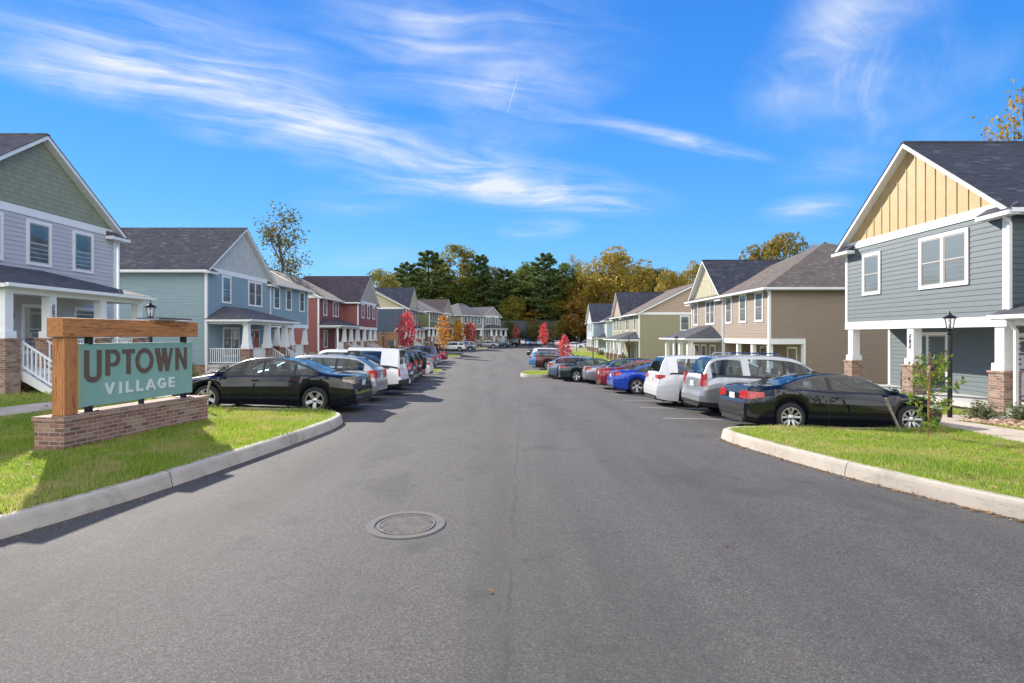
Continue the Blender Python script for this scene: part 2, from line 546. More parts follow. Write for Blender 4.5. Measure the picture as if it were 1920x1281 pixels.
BRICKCAP = m_brick('brick_coping', [(0.0, (0.17, 0.07, 0.045)), (0.5, (0.28, 0.13, 0.08)), (1.0, (0.35, 0.20, 0.13))])
ASPHALT = m_asphalt()
KERB = m_concrete('kerb_concrete', (0.52, 0.46, 0.38), 0.45)
WALK = m_concrete('walk_concrete', (0.52, 0.44, 0.35), 0.15)
LAWN = m_ground('lawn_turf', [(0.25, (0.09, 0.12, 0.02)), (0.5, (0.19, 0.24, 0.035)), (0.75, (0.32, 0.30, 0.10))], 6)
SOIL = m_ground('leafy_soil', [(0.25, (0.05, 0.04, 0.02)), (0.5, (0.09, 0.08, 0.03)), (0.75, (0.13, 0.10, 0.04))], 2)
BLACKMETAL = m_plain('black_powder_coat', (0.012, 0.012, 0.014), 0.4, 0.4)
RUBBER = m_plain('tyre_rubber', (0.018, 0.018, 0.019), 0.85)
TRIM = m_plain('black_plastic_trim', (0.012, 0.012, 0.013), 0.55)
UNDER = m_plain('underbody_dark', (0.008, 0.008, 0.008), 0.9)
ALLOY = m_plain('alloy_silver', (0.55, 0.55, 0.56), 0.28, 0.85)
CHROME = m_plain('chrome', (0.75, 0.75, 0.76), 0.12, 1.0)
REDLENS = m_plain('red_lens', (0.45, 0.012, 0.014), 0.2, 0, 1.0)
CLEARLENS = m_plain('clear_lens', (0.55, 0.57, 0.6), 0.12, 0.3, 1.0)
SMOKELENS = m_plain('smoked_lens', (0.20, 0.17, 0.14), 0.15, 0.2, 1.0)
PLATE = m_plain('licence_plate_white', (0.62, 0.64, 0.68), 0.4)
SEATM = m_plain('seat_fabric', (0.05, 0.05, 0.055), 0.8)
CARGLASS = m_carglass('car_glass')
# ------------------------------------------------------------------ mesh helpers
class MB:
    """collects faces; build() links them as one mesh object with metric UVs"""
    def __init__(s):
        s.v, s.f, s.m = [], [], []
        s.M = None
    def add(s, pts, faces, mi=0):
        b = len(s.v)
        if s.M is not None:
            pts = [s.M @ Vector(p) for p in pts]
        s.v.extend([tuple(p) for p in pts])
        for f in faces:
            s.f.append([b + i for i in f])
            s.m.append(mi)
    def poly(s, pts, mi=0):
        s.add(pts, [list(range(len(pts)))], mi)
    def box(s, x0, x1, y0, y1, z0, z1, mi=0):
        if x0 > x1: x0, x1 = x1, x0
        if y0 > y1: y0, y1 = y1, y0
        if z0 > z1: z0, z1 = z1, z0
        s.add([(x0, y0, z0), (x1, y0, z0), (x1, y1, z0), (x0, y1, z0), (x0, y0, z1), (x1, y0, z1), (x1, y1, z1), (x0, y1, z1)],
              [(0, 3, 2, 1), (4, 5, 6, 7), (0, 1, 5, 4), (1, 2, 6, 5), (2, 3, 7, 6), (3, 0, 4, 7)], mi)
    def frustum(s, cx, cy, z0, z1, a0, b0, a1, b1, mi=0):
        s.add([(cx - a0, cy - b0, z0), (cx + a0, cy - b0, z0), (cx + a0, cy + b0, z0), (cx - a0, cy + b0, z0),
               (cx - a1, cy - b1, z1), (cx + a1, cy - b1, z1), (cx + a1, cy + b1, z1), (cx - a1, cy + b1, z1)],
              [(0, 3, 2, 1), (4, 5, 6, 7), (0, 1, 5, 4), (1, 2, 6, 5), (2, 3, 7, 6), (3, 0, 4, 7)], mi)
    def slab(s, top, dz, mi=0, mi_side=None):
        """polygon extruded straight down by dz"""
        n = len(top)
        t = [Vector(p) for p in top]
        b = [p - Vector((0, 0, dz)) for p in t]
        nz = sum((t[i].x * t[(i + 1) % n].y - t[(i + 1) % n].x * t[i].y) for i in range(n))
        if nz < 0:
            t.reverse(); b.reverse()
        side = mi if mi_side is None else mi_side
        s.add(t, [list(range(n))], mi)
        s.add(b, [list(range(n))[::-1]], side)
        for i in range(n):
            j = (i + 1) % n
            s.add([b[i], b[j], t[j], t[i]], [(0, 1, 2, 3)], side)
    def extrude(s, pts, vec, mi=0):
        """any planar polygon pushed along vec, closed"""
        n = len(pts)
        a = [Vector(p) for p in pts]
        b = [p + Vector(vec) for p in a]
        nv = Vector((0, 0, 0))
        for i in range(n):
            nv += (a[i] - a[0]).cross(a[(i + 1) % n] - a[0])
        if nv.dot(Vector(vec)) > 0:
            a.reverse(); b.reverse()
        s.add(a, [list(range(n))], mi)
        s.add(b, [list(range(n))[::-1]], mi)
        for i in range(n):
            j = (i + 1) % n
            s.add([a[i], b[i], b[j], a[j]], [(0, 1, 2, 3)], mi)
    def tube(s, p0, p1, r0, r1=None, n=8, mi=0, caps=True):
        r1 = r0 if r1 is None else r1
        p0, p1 = Vector(p0), Vector(p1)
        d = (p1 - p0)
        if d.length < 1e-6:
            return
        d.normalize()
        a = d.orthogonal().normalized()
        b = d.cross(a)
        pts = []
        for p, r in ((p0, r0), (p1, r1)):
            for i in range(n):
                t = 2 * PI * i / n
                pts.append(p + a * (math.cos(t) * r) + b * (math.sin(t) * r))
        fs = [(i, (i + 1) % n, n + (i + 1) % n, n + i) for i in range(n)]
        if caps:
            fs += [list(range(n))[::-1], list(range(n, 2 * n))]
        s.add(pts, fs, mi)
    def path(s, pts, rad, n=6, mi=0):
        for i in range(len(pts) - 1):
            s.tube(pts[i], pts[i + 1], rad[i] if hasattr(rad, '__len__') else rad, rad[i + 1] if hasattr(rad, '__len__') else rad, n, mi)
    def lathe(s, prof, n=16, c=(0, 0, 0), axis='Z', mi=0):
        """profile (r, h) turned about an axis through c"""
        pts = []
        for r, h in prof:
            for i in range(n):
                t = 2 * PI * i / n
                a, b = r * math.cos(t), r * math.sin(t)
                q = (a, b, h) if axis == 'Z' else ((a, h, -b) if axis == 'Y' else (h, a, b))
                pts.append((q[0] + c[0], q[1] + c[1], q[2] + c[2]))
        fs = []
        for k in range(len(prof) - 1):
            for i in range(n):
                j = (i + 1) % n
                fs.append((k * n + i, k * n + j, (k + 1) * n + j, (k + 1) * n + i))
        s.add(pts, fs, mi)
    def build(s, name, mats, parent=None, smooth=False):
        me = bpy.data.meshes.new(name)
        me.from_pydata(s.v, [], s.f)
        finish_mesh(me, mats, s.m, smooth)
        o = bpy.data.objects.new(name, me)
        COL.objects.link(o)
        if parent is not None:
            o.parent = parent
        return o
def finish_mesh(me, mats, midx=None, smooth=False):
    for m in (mats if isinstance(mats, (list, tuple)) else [mats]):
        me.materials.append(m)
    if midx is not None and len(midx):
        me.polygons.foreach_set('material_index', np.array(midx, dtype=np.int32))
    me.update()
    nl = len(me.loops)
    if nl and nl < 400000:
        uv = me.uv_layers.new(name='UVMap')
        co = np.empty(len(me.vertices) * 3); me.vertices.foreach_get('co', co); co = co.reshape(-1, 3)
        vi = np.empty(nl, dtype=np.int32); me.loops.foreach_get('vertex_index', vi)
        nn = np.empty(len(me.polygons) * 3); me.polygons.foreach_get('normal', nn); nn = nn.reshape(-1, 3)
        lt = np.empty(len(me.polygons), dtype=np.int32); me.polygons.foreach_get('loop_total', lt)
        N = np.repeat(nn, lt, axis=0)
        t = np.stack([-N[:, 1], N[:, 0], np.zeros(nl)], 1)
        ln = np.linalg.norm(t, axis=1)
        flat = ln < 0.05
        t[flat] = (1, 0, 0)
        ln[flat] = 1
        t /= ln[:, None]
        b = np.cross(N, t)
        Pn = co[vi]
        uvs = np.stack([(Pn * t).sum(1), (Pn * b).sum(1)], 1)
        uv.data.foreach_set('uv', uvs.ravel().astype(np.float32))
    if smooth:
        me.polygons.foreach_set('use_smooth', np.ones(len(me.polygons), dtype=bool))
        if smooth != 'all':
            me.set_sharp_from_angle(angle=R(38 if smooth is True else smooth))
    me.update()
def np_mesh(name, verts, faces, mats, parent=None, smooth=False):
    verts = np.asarray(verts, dtype=np.float32); faces = np.asarray(faces, dtype=np.int32)
    me = bpy.data.meshes.new(name)
    k = faces.shape[1]
    me.vertices.add(len(verts)); me.vertices.foreach_set('co', verts.ravel())
    me.loops.add(faces.size); me.loops.foreach_set('vertex_index', faces.ravel())
    me.polygons.add(len(faces)); me.polygons.foreach_set('loop_start', np.arange(0, faces.size, k, dtype=np.int32))
    try:
        me.polygons.foreach_set('loop_total', np.full(len(faces), k, dtype=np.int32))
    except Exception:
        pass
    for m in (mats if isinstance(mats, (list, tuple)) else [mats]):
        me.materials.append(m)
    if smooth:
        me.polygons.foreach_set('use_smooth', np.ones(len(faces), dtype=bool))
    me.update(calc_edges=True)
    o = bpy.data.objects.new(name, me)
    COL.objects.link(o)
    if parent is not None:
        o.parent = parent
    return o
def tag(o, label=None, cat=None, group=None, kind=None):
    if label: o['label'] = label
    if cat: o['category'] = cat
    if group: o['group'] = group
    if kind: o['kind'] = kind
    return o
def thing(name, label, cat, loc=(0, 0, 0), rotz=0, group=None):
    o = bpy.data.objects.new(name, None)
    COL.objects.link(o)
    o.empty_display_size = 0.3
    o.location = loc
    o.rotation_euler = (0, 0, rotz)
    return tag(o, label, cat, group)
KIDS = {}
def copy_tree(o, parent=None):
    """a thing, its parts and their sub-parts"""
    c = o.copy()
    COL.objects.link(c)
    if parent is not None:
        mpi = o.matrix_parent_inverse.copy()
        c.parent = parent
        c.matrix_parent_inverse = mpi
    for ch in list(o.children):
        copy_tree(ch, c)
    return c

# ------------------------------------------------------------------ terrain
_ty = np.array([-60, 8, 12, 16, 20, 25, 33, 40, 50, 70, 100, 120, 140, 150, 153, 158, 200, 260, 900.])
_tz = np.array([0, 0, -.07, -.16, -.29, -.45, -.68, -.80, -.86, -.85, -.70, -.45, -.30, -.3, 2.5, 4.0, 9.0, 12, 14.])
_yy = np.arange(-60, 900, 1.0)
_zz = np.interp(_yy, _ty, _tz)
_k = np.ones(5) / 5
_zs = _zz.copy()
_zs[4:-4] = np.convolve(_zz, _k, 'same')[4:-4]
def terrain(x, y):
    c = np.interp(y, _yy, _zs)
    s = np.clip((np.asarray(y) - 5) / 9, 0, 1) * 0.02
    z = c - s * np.clip(x, -12, 12)
    z = z + np.clip(np.abs(x) - 40, 0, 60) * 0.05
    return z
def tz(x, y):
    return float(terrain(x, y))
def on_ground(px, py, dz=0.0):
    """where the sight line of photo pixel (px, py) meets the ground (raised by dz)"""
    a, b = (px - 960) / F, (HZ - py) / F
    y0 = 2.5
    y = y0
    while y < 300:
        if CAM_H + b * y <= tz(a * y, y) + dz:
            lo, hi = y - 0.5, y
            for _ in range(24):
                m = (lo + hi) / 2
                if CAM_H + b * m <= tz(a * m, m) + dz: hi = m
                else: lo = m
            return (a * hi, hi, tz(a * hi, hi) + dz)
        y += 0.5
    return (a * y, y, tz(a * y, y) + dz)
def at(px, Y):
    return (px - 960) / F * Y
# ------------------------------------------------------------------ ground, road, kerbs, lawns
def structure(o):
    o['kind'] = 'structure'
    return o
def grid_sheet(name, xs, ys, dz, mat, smooth=True):
    X, Y = np.meshgrid(xs, ys)
    Z = terrain(X, Y) + dz
    v = np.stack([X.ravel(), Y.ravel(), Z.ravel()], 1)
    nx, ny = len(xs), len(ys)
    i, j = np.meshgrid(np.arange(nx - 1), np.arange(ny - 1))
    a = (j * nx + i).ravel()
    f = np.stack([a, a + 1, a + nx + 1, a + nx], 1)
    return np_mesh(name, v, f, mat, smooth=smooth)
gx = np.concatenate([np.linspace(-900, -110, 12), np.arange(-100, 101, 4.0), np.linspace(110, 900, 12)])
gy = np.concatenate([np.linspace(-300, -20, 6), np.arange(-12, 148, 2.5), np.arange(148, 162, 1.0), np.arange(163, 300, 5.0), np.linspace(310, 1500, 10)])
structure(grid_sheet('ground', gx, gy, -0.30, SOIL))
structure(grid_sheet('road', np.arange(-18, 30, 1.0), np.arange(-10, 151, 1.0), 0.0, ASPHALT))

def chaikin(p, n=2):
    p = [np.array(q, float) for q in p]
    for _ in range(n):
        q = [p[0]]
        for a, b in zip(p[:-1], p[1:]):
            q += [a * .75 + b * .25, a * .25 + b * .75]
        q.append(p[-1])
        p = q
    return np.array(p)
def dedupe(p, d=0.02):
    out = [p[0]]
    for q in p[1:]:
        if np.linalg.norm(q - out[-1]) > d:
            out.append(q)
    return np.array(out)
def offset(p, d):
    """shift an open polyline to its left by d"""
    t = np.gradient(p, axis=0)
    t /= np.linalg.norm(t, axis=1)[:, None] + 1e-9
    return p + np.stack([-t[:, 1], t[:, 0]], 1) * d
def resample(p, step):
    s = np.concatenate([[0], np.cumsum(np.linalg.norm(np.diff(p, axis=0), axis=1))])
    n = max(2, int(s[-1] / step))
    q = np.linspace(0, s[-1], n)
    return np.stack([np.interp(q, s, p[:, 0]), np.interp(q, s, p[:, 1])], 1)
LEFT_EDGE = [(-60, 1.5), (-14, 1.5), (-9.5, 1.9), (-7.6, 2.5), (-6.3, 3.5), (-5.55, 4.5), (-5.12, 5.34), (-4.72, 6.55), (-4.5, 7.48), (-4.22, 9.1), (-3.98, 11.0), (-3.92, 12.2), (-4.1, 13.1), (-4.8, 13.65), (-6, 13.7), (-9.0, 13.75), (-9.4, 14.3),
             (-9.4, 25), (-9.6, 35.6), (-9.3, 36.3), (-6.3, 36.4), (-5.2, 37.0), (-4.9, 38.3), (-5.1, 39.8), (-6.2, 40.6), (-10.6, 40.9), (-11.1, 41.5), (-11.6, 52), (-12.2, 65.2), (-11.6, 66), (-8, 66.1), (-6.8, 66.8), (-6.4, 68.4), (-7, 70), (-8.2, 70.4),
             (-12.4, 70.6), (-12.8, 72), (-12.9, 86), (-12.3, 99.4), (-11.5, 100.2), (-7, 100.8), (-5, 102.6), (-4.6, 105.5), (-5.8, 108), (-8.2, 109), (-8.5, 112), (-4.8, 121), (0.2, 131), (1.5, 142), (1.5, 149.8), (-60, 149.8)]
RIGHT_EDGE = [(60, 1.5), (14, 1.5), (10.2, 1.9), (8.3, 2.7), (7.0, 3.8), (6.25, 4.9), (5.70, 5.94), (5.33, 6.83), (4.88, 8.13), (4.55, 9.7), (4.38, 10.9), (4.45, 11.55), (5.0, 11.9), (6, 11.95), (9.6, 12.0), (9.95, 12.4),
              (9.8, 25), (8.4, 31), (7.2, 36.0), (6.7, 36.7), (4.4, 36.9), (2.9, 36.7), (2.1, 35.9), (1.2, 35.6), (0.6, 36.4), (0.55, 38.4), (0.9, 40.2), (2.0, 41.3), (3.4, 41.7), (6.2, 41.8), (6.8, 42.2), (6.9, 48), (7.2, 70), (7.5, 86), (7.9, 97.4), (4.6, 97.7), (3.6, 98.8), (3.6, 101.2), (4.7, 102.6), (8.4, 103), (11, 110), (16, 118), (24, 126), (25, 149.8), (60, 149.8)]
def kerb_and_lawn(side, pts):
    sgn = 1 if side == 'left' else -1
    p = dedupe(resample(dedupe(chaikin(pts, 2)), 0.35))
    m = MB()
    prof = [(0.0, -0.04), (0.042, 0.150), (0.058, 0.186), (0.090, 0.203), (0.20, 0.200), (0.21, 0.02)]
    lines = [offset(p, sgn * o) for o, _ in prof]
    s = np.concatenate([[0], np.cumsum(np.linalg.norm(np.diff(p, axis=0), axis=1))])
    for i in range(len(p) - 1):
        a = p[i]
        if a[1] < 1.6 and abs(a[0]) > 20 or a[1] > 149.5:
            continue
        gap = (int(s[i] / 3.05) != int(s[i + 1] / 3.05)) and a[1] < 60
        for k in range(len(prof) - 1):
            q = []
            for (ii, kk) in ((i, k), (i + 1, k), (i + 1, k + 1), (i, k + 1)):
                x, y = lines[kk][ii]
                q.append([x, y, tz(*p[ii]) + prof[kk][1]])
            if gap:                                          # a narrow open joint between two pours
                L = np.linalg.norm(p[i + 1] - p[i])
                g = 0.010 / L
                for (u, w) in ((0, 3), (1, 2)):
                    pass
                for (u, w) in ((1, 0), (2, 3)):
                    q[u] = [q[u][c] * (1 - g) + q[w][c] * g for c in range(3)]
            if sgn > 0:
                q = q[::-1]
            m.poly(q[::-1])
    structure(m.build(side + '_kerb', KERB, smooth=True))
    # lawn behind it
    inner = offset(dedupe(resample(dedupe(chaikin(pts, 2)), 0.6)), sgn * 0.12)
    poly = inner
    V = [Vector((float(a), float(b))) for a, b in poly]
    n = len(V)
    lo, hi = poly.min(0), poly.max(0)
    ys = np.arange(lo[1] + .5, hi[1], 1.25)
    xs = np.arange(lo[0] + .5, hi[0], 1.25)
    X, Y = np.meshgrid(xs, ys)
    pts2 = np.stack([X.ravel(), Y.ravel()], 1)
    pts2 = pts2[(np.abs(pts2[:, 0]) < 32) | ((np.arange(len(pts2)) % 7) == 0)]
    pts2 = pts2[inside(pts2, poly)]
    allv = V + [Vector((float(a), float(b))) for a, b in pts2]
    vo, eo, fo, *_ = delaunay_2d_cdt(allv, [(i, (i + 1) % n) for i in range(n)], [], 1, 1e-4)
    vv = np.array([(q.x, q.y) for q in vo])
    z = terrain(vv[:, 0], vv[:, 1]) + 0.186
    me = bpy.data.meshes.new(side + '_lawn')
    me.from_pydata([(a, b, c) for (a, b), c in zip(vv, z)], [], [list(f) for f in fo])
    finish_mesh(me, LAWN, None, 'all')
    o = bpy.data.objects.new(side + '_lawn', me)
    COL.objects.link(o)
    structure(o)
    return poly
def inside(pts, poly):
    x, y = pts[:, 0], pts[:, 1]
    c = np.zeros(len(pts), bool)
    px, py = poly[:, 0], poly[:, 1]
    j = len(poly) - 1
    for i in range(len(poly)):
        cond = (py[i] > y) != (py[j] > y)
        if cond.any():
            xi = (px[j] - px[i]) * (y - py[i]) / (py[j] - py[i] + 1e-12) + px[i]
            c ^= cond & (x < xi)
        j = i
    return c
LPOLY = kerb_and_lawn('left', LEFT_EDGE)
RPOLY = kerb_and_lawn('right', RIGHT_EDGE)

def strip(m, p, w, dz, mi=0, thick=0.05):
    a, b = offset(p, w / 2), offset(p, -w / 2)
    for i in range(len(p) - 1):
        zz = [tz(*q) + dz for q in (a[i], b[i], b[i + 1], a[i + 1])]
        q = [(*a[i], zz[0]), (*b[i], zz[1]), (*b[i + 1], zz[2]), (*a[i + 1], zz[3])]
        m.poly(q, mi)
        for (u, v) in ((a, 0), (b, 1)):
            t = [(*u[i], tz(*u[i]) + dz), (*u[i + 1], tz(*u[i + 1]) + dz), (*u[i + 1], tz(*u[i + 1]) + dz - thick), (*u[i], tz(*u[i]) + dz - thick)]
            m.poly(t if v else t[::-1], mi)
LWALK = [(-12.9, 1.7), (-12.1, 9), (-11.6, 13), (-10.6, 17), (-10.3, 24), (-10.4, 36), (-11.4, 41), (-12.4, 52), (-13.1, 66), (-13.7, 80), (-13.2, 98), (-9.6, 109.5), (-7.2, 116)]
RWALK = [(10.3, 1.7), (10.1, 9.5), (10.8, 13), (10.6, 25), (9.3, 31), (7.9, 37), (7.7, 48), (8.0, 70), (8.4, 86), (9.2, 101), (12.2, 111.5), (17, 119)]
m = MB()
for w in (LWALK, RWALK):
    q = resample(chaikin(w, 2), 0.75)
    for k in range(0, len(q) - 2, 2):                       # slabs with open joints
        seg = q[k:k + 3].copy()
        d = seg[2] - seg[1]
        seg[2] = seg[2] - d / np.linalg.norm(d) * 0.012
        strip(m, seg, 1.35, 0.211)
# short walks from the pavement to the porches
def walk(p, w=1.2, dz=0.216):
    strip(m, resample(np.array(p, float), 0.8), w, dz)
walk([(10.7, 14.35), (13.6, 14.35)], 1.3)
walk([(10.6, 20.6), (13.7, 20.6)], 1.3)
walk([(9.5, 31.9), (13.6, 31.9)], 1.1)
walk([(-11.4, 17.5), (-14.2, 17.5)], 1.2)
walk([(8.4, 63.5), (13.6, 63.5)], 1.2)
walk([(-11.0, 41.2), (-15.4, 41.2)], 1.2)
structure(m.build('pavement', WALK))

# painted stall lines
LINEM = m_paint('road_paint', (0.34, 0.335, 0.32), 0.8, 0.35, 9)
m = MB()
def stall(x0, x1, y, w=0.10):
    n = 5
    for i in range(n):
        a, b = x0 + (x1 - x0) * i / n, x0 + (x1 - x0) * (i + 1) / n
        m.poly([(q, yy, tz(q, yy) + 0.005) for q, yy in ((a, y - w / 2), (b, y - w / 2), (b, y + w / 2), (a, y + w / 2))])
for k in range(7):
    stall(-9.3, -3.75 - 0.06 * k, 16.6 + 2.75 * k)
for k in range(8):
    y = 14.65 + 2.75 * k
    x = float(np.interp(y, [14, 25, 30, 36], [4.15, 4.15, 3.5, 2.2]))
    stall(x, x + 5.3, y)
for k in range(8):
    stall(-11.4, -6.4, 43.6 + 2.75 * k)
    stall(1.6, 6.6, 44.6 + 2.75 * k)
for k in range(9):
    stall(-12.5, -7.6, 73.2 + 2.75 * k)
    stall(2.0, 7.0, 68.2 + 2.75 * k)
structure(m.build('stall_markings', LINEM))

# manhole
IRON = m_concrete('worn_cast_iron', (0.135, 0.126, 0.124), 0.5)
def m_lid():
    t = NT('lid_iron')
    v = t.uv('Object', (1, 1, 1), (0, 0, R(17)))
    w = t.n('ShaderNodeTexChecker')
    w.inputs['Scale'].default_value = 42
    t.l(v, w.inputs['Vector'])
    n = t.noise(v, 7, 5)
    cc = t.ramp(n, [(0.3, (0.08, 0.075, 0.073)), (0.55, (0.14, 0.13, 0.122)), (0.75, (0.21, 0.135, 0.09))])
    t.col(cc)
    t.set(Roughness=0.75, Metallic=0.1)
    t.bump(w.outputs['Fac'], 1.0, 0.012)
    return t.m
mx, my, mz = on_ground(762, 984)
mh = thing('manhole_cover', 'round cast iron manhole cover set in the asphalt', 'manhole cover', (mx, my, mz))
m = MB()
m.lathe([(0.325, -0.02), (0.335, 0.008), (0.34, 0.012), (0.415, 0.012), (0.425, 0.004), (0.43, -0.01)], 56)
m.build('frame', IRON, mh, True)
m = MB()
m.lathe([(0.0, 0.002), (0.15, 0.002), (0.285, 0.002), (0.288, 0.009), (0.308, 0.009), (0.311, 0.002), (0.312, -0.03)], 48)
m.M = Matrix.Rotation(R(17), 4, 'Z')
for i in range(-9, 10):
    for j in range(-9, 10):
        if math.hypot(i, j) * .03 < .275:
            m.box(i * .03 - .009, i * .03 + .009, j * .03 - .009, j * .03 + .009, 0.0021, 0.010)
m.M = None
for a in (20, 200):
    m.box(0.27 * math.cos(R(a)) - .03, 0.27 * math.cos(R(a)) + .03, 0.27 * math.sin(R(a)) - .012, 0.27 * math.sin(R(a)) + .012, 0.004, 0.010)
m.build('lid', m_lid(), mh)
# ------------------------------------------------------------------ houses
# local frame of every house: +x faces the street, y runs along it, z = 0 is the ground-floor level
WT = 5.6                       # wall height from floor to the upper soffit
def lap(m, x0, y0, x1, y1, z0, z1, e=0.165, proud=0.016, mi=0):
    """clapboards between two plan points; outward is to the right of the direction"""
    d = Vector((x1 - x0, y1 - y0, 0))
    if d.length < 0.02:
        return
    d.normalize()
    n = Vector((d.y, -d.x, 0)) * proud
    A, B = Vector((x0, y0, 0)), Vector((x1, y1, 0))
    k = max(1, int(round((z1 - z0) / e)))
    for i in range(k):
        za, zb = z0 + (z1 - z0) * i / k, z0 + (z1 - z0) * (i + 1) / k
        Za, Zb = Vector((0, 0, za)), Vector((0, 0, zb))
        m.add([A + Za, B + Za, A + Za + n, B + Za + n, A + Zb, B + Zb], [(0, 1, 3, 2), (2, 3, 5, 4)], mi)
WIN = {}
def window_mesh(w, h, twin):
    key = (round(w, 2), round(h, 2), twin)
    if key in WIN:
        return WIN[key]
    tr, sh, pn = MB(), MB(), MB()
    t = 0.10
    tr.box(-w / 2 - t, w / 2 + t, 0.0, 0.045, h, h + t + .02)
    tr.box(-w / 2 - t, w / 2 + t, 0.0, 0.05, -t, 0)
    tr.box(-w / 2 - t, -w / 2, 0.0, 0.043, 0, h)
    tr.box(w / 2, w / 2 + t, 0.0, 0.043, 0, h)
    bays = [(-w / 2, w / 2)]
    if twin:
        tr.box(-0.05, 0.05, 0.0, 0.041, 0, h)
        bays = [(-w / 2, -0.05), (0.05, w / 2)]
    for a, b in bays:
        s = 0.045
        sh.box(a, a + s, 0.006, 0.028, 0, h)
        sh.box(b - s, b, 0.006, 0.028, 0, h)
        sh.box(a + s, b - s, 0.006, 0.027, 0, s)
        sh.box(a + s, b - s, 0.006, 0.027, h - s, h)
        sh.box(a + s, b - s, 0.006, 0.030, h / 2 - .022, h / 2 + .022)
        for z0, z1, yy in ((s, h / 2 - .022, 0.014), (h / 2 + .022, h - s, 0.020)):
            pn.poly([(b - s, yy, z0), (a + s, yy, z0), (a + s, yy, z1), (b - s, yy, z1)])
    WIN[key] = [None, tr, sh, pn]
    return WIN[key]
PROT = {}
def window(root, x, y, z, ang, w=0.9, h=1.5, twin=False, pane=None):
    key = (round(w, 2), round(h, 2), twin, pane.name if pane else '')
    if key not in PROT:
        _, tr, sh, pn = window_mesh(w, h, twin)
        o = tr.build('window', WHITE, root)
        sh.build('sash', SASH, o)
        pn.build('pane', pane or PANE, o)
        PROT[key] = o
    else:
        o = copy_tree(PROT[key], root)
    o.location = (x, y, z)
    o.rotation_euler = (0, 0, ang)
    return o
FRONT, NEARSIDE, FARSIDE = R(-90), R(180), 0.0            # window turns for walls facing +x, -y, +y
def door(root, x, y, z, ang, mat, w=0.92, h=2.05, lite=True):
    m = MB()
    t = 0.09
    m.box(-w / 2 - t, -w / 2, 0, 0.05, 0, h)
    m.box(w / 2, w / 2 + t, 0, 0.05, 0, h)
    m.box(-w / 2 - t, w / 2 + t, 0, 0.052, h, h + t)
    o = m.build('door', WHITE, root)
    d = MB()
    d.box(-w / 2, w / 2, 0.005, 0.03, 0.02, h)
    for a, b in ((-w * .36, -w * .06), (w * .06, w * .36)):
        d.box(a, b, 0.03, 0.036, 0.2, 0.95)
        d.box(a, b, 0.03, 0.036, 1.05, 1.45)
    d.build('door_leaf', mat, o)
    if lite:
        g = MB()
        for a in (-.27, 0, .27):
            g.box(a * w - .1, a * w + .1, 0.031, 0.040, 1.55, 1.88)
        g.build('pane', PANE, o)
    k = MB()
    k.tube((w * .4, 0.03, 1.0), (w * .4, 0.09, 1.0), 0.025, 0.025, 8)
    k.build('handle', CHROME, o)
    o.location = (x, y, z); o.rotation_euler = (0, 0, ang)
    return o
PLIGHT = []
def porch_light(root, x, y, z, ang):
    """small black wall lantern beside a door"""
    if not PLIGHT:
        m = MB()
        m.box(-.05, .05, 0, .02, -.10, .10); m.tube((0, .02, .06), (0, .12, .08), .012, .012, 6)
        m.lathe([(.001, .13), (.075, .06), (.06, .05), (.001, .05)], 8, c=(0, .12, 0))
        m.lathe([(.001, -.13), (.045, -.12), (.045, -.11), (.001, -.11)], 8, c=(0, .12, 0))
        o = m.build('porch_light', BLACKMETAL, root)
        g = MB(); g.lathe([(.04, -.11), (.055, .05)], 8, c=(0, .12, 0)); g.build('lantern_pane', PANE, o)
        PLIGHT.append(o)
    else:
        o = copy_tree(PLIGHT[0], root)
    o.location = (x, y, z); o.rotation_euler = (0, 0, ang)
    return o
NUMS = {}
def numerals(root, text, x, y, z, ang, size=0.16):
    """house number set vertically on a column"""
    m = MB()
    S = {'2': [(0, 1), (.5, 1), (.5, .5), (0, .5), (0, 0), (.5, 0)], '0': [(0, 0), (.5, 0), (.5, 1), (0, 1), (0, 0)], '3': [(0, 1), (.5, 1), (.5, .5), (.12, .5), (.5, .5), (.5, 0), (0, 0)]}
    for i, ch in enumerate(text):
        pts = S[ch]
        for (a, b), (c, d) in zip(pts[:-1], pts[1:]):
            w = 0.09
            x0, x1 = min(a, c) - w, max(a, c) + w
            z0, z1 = min(b, d) - w, max(b, d) + w
            zz = -i * size * 1.45
            m.box(-(x1 - .25) * size, -(x0 - .25) * size, 0, 0.008 + 0.0007 * (pts.index((a, b))), zz + z0 * size, zz + z1 * size)
    o = m.build('house_number', BLACKMETAL, root)
    o.location = (x, y, z); o.rotation_euler = (0, 0, ang)
    return o
COLM = {}
def column(root, x, y, top, drop, brick, pier=0.92, style='box', pw=0.27):
    """square white column standing on a brick pier"""
    key = (round(top, 2), round(drop, 2), brick.name, round(pier, 2), style, pw)
    if key not in COLM:
        m = MB()
        if style == 'taper':
            m.frustum(0, 0, pier + .06, pier + .30, .24, .24, .235, .235)
            m.frustum(0, 0, pier + .30, top - .08, .20, .20, .135, .135)
            m.frustum(0, 0, top - .08, top, .17, .17, .17, .17)
        else:
            m.frustum(0, 0, pier + .06, pier + .28, pw / 2 + .055, pw / 2 + .055, pw / 2 + .05, pw / 2 + .05)
            m.frustum(0, 0, pier + .28, top, pw / 2, pw / 2, pw / 2, pw / 2)
        o = m.build('porch_column', WHITE, root)
        b = MB()
        b.frustum(0, 0, -drop, pier, .25, .25, .25, .25)
        p = b.build('brick_pier', brick, o)
        b = MB()
        b.frustum(0, 0, pier, pier + .06, .28, .28, .28, .28)
        b.build('pier_cap', BRICKCAP, o)
        COLM[key] = o
    else:
        o = copy_tree(COLM[key], root)
    o.location = (x, y, 0)
    return o
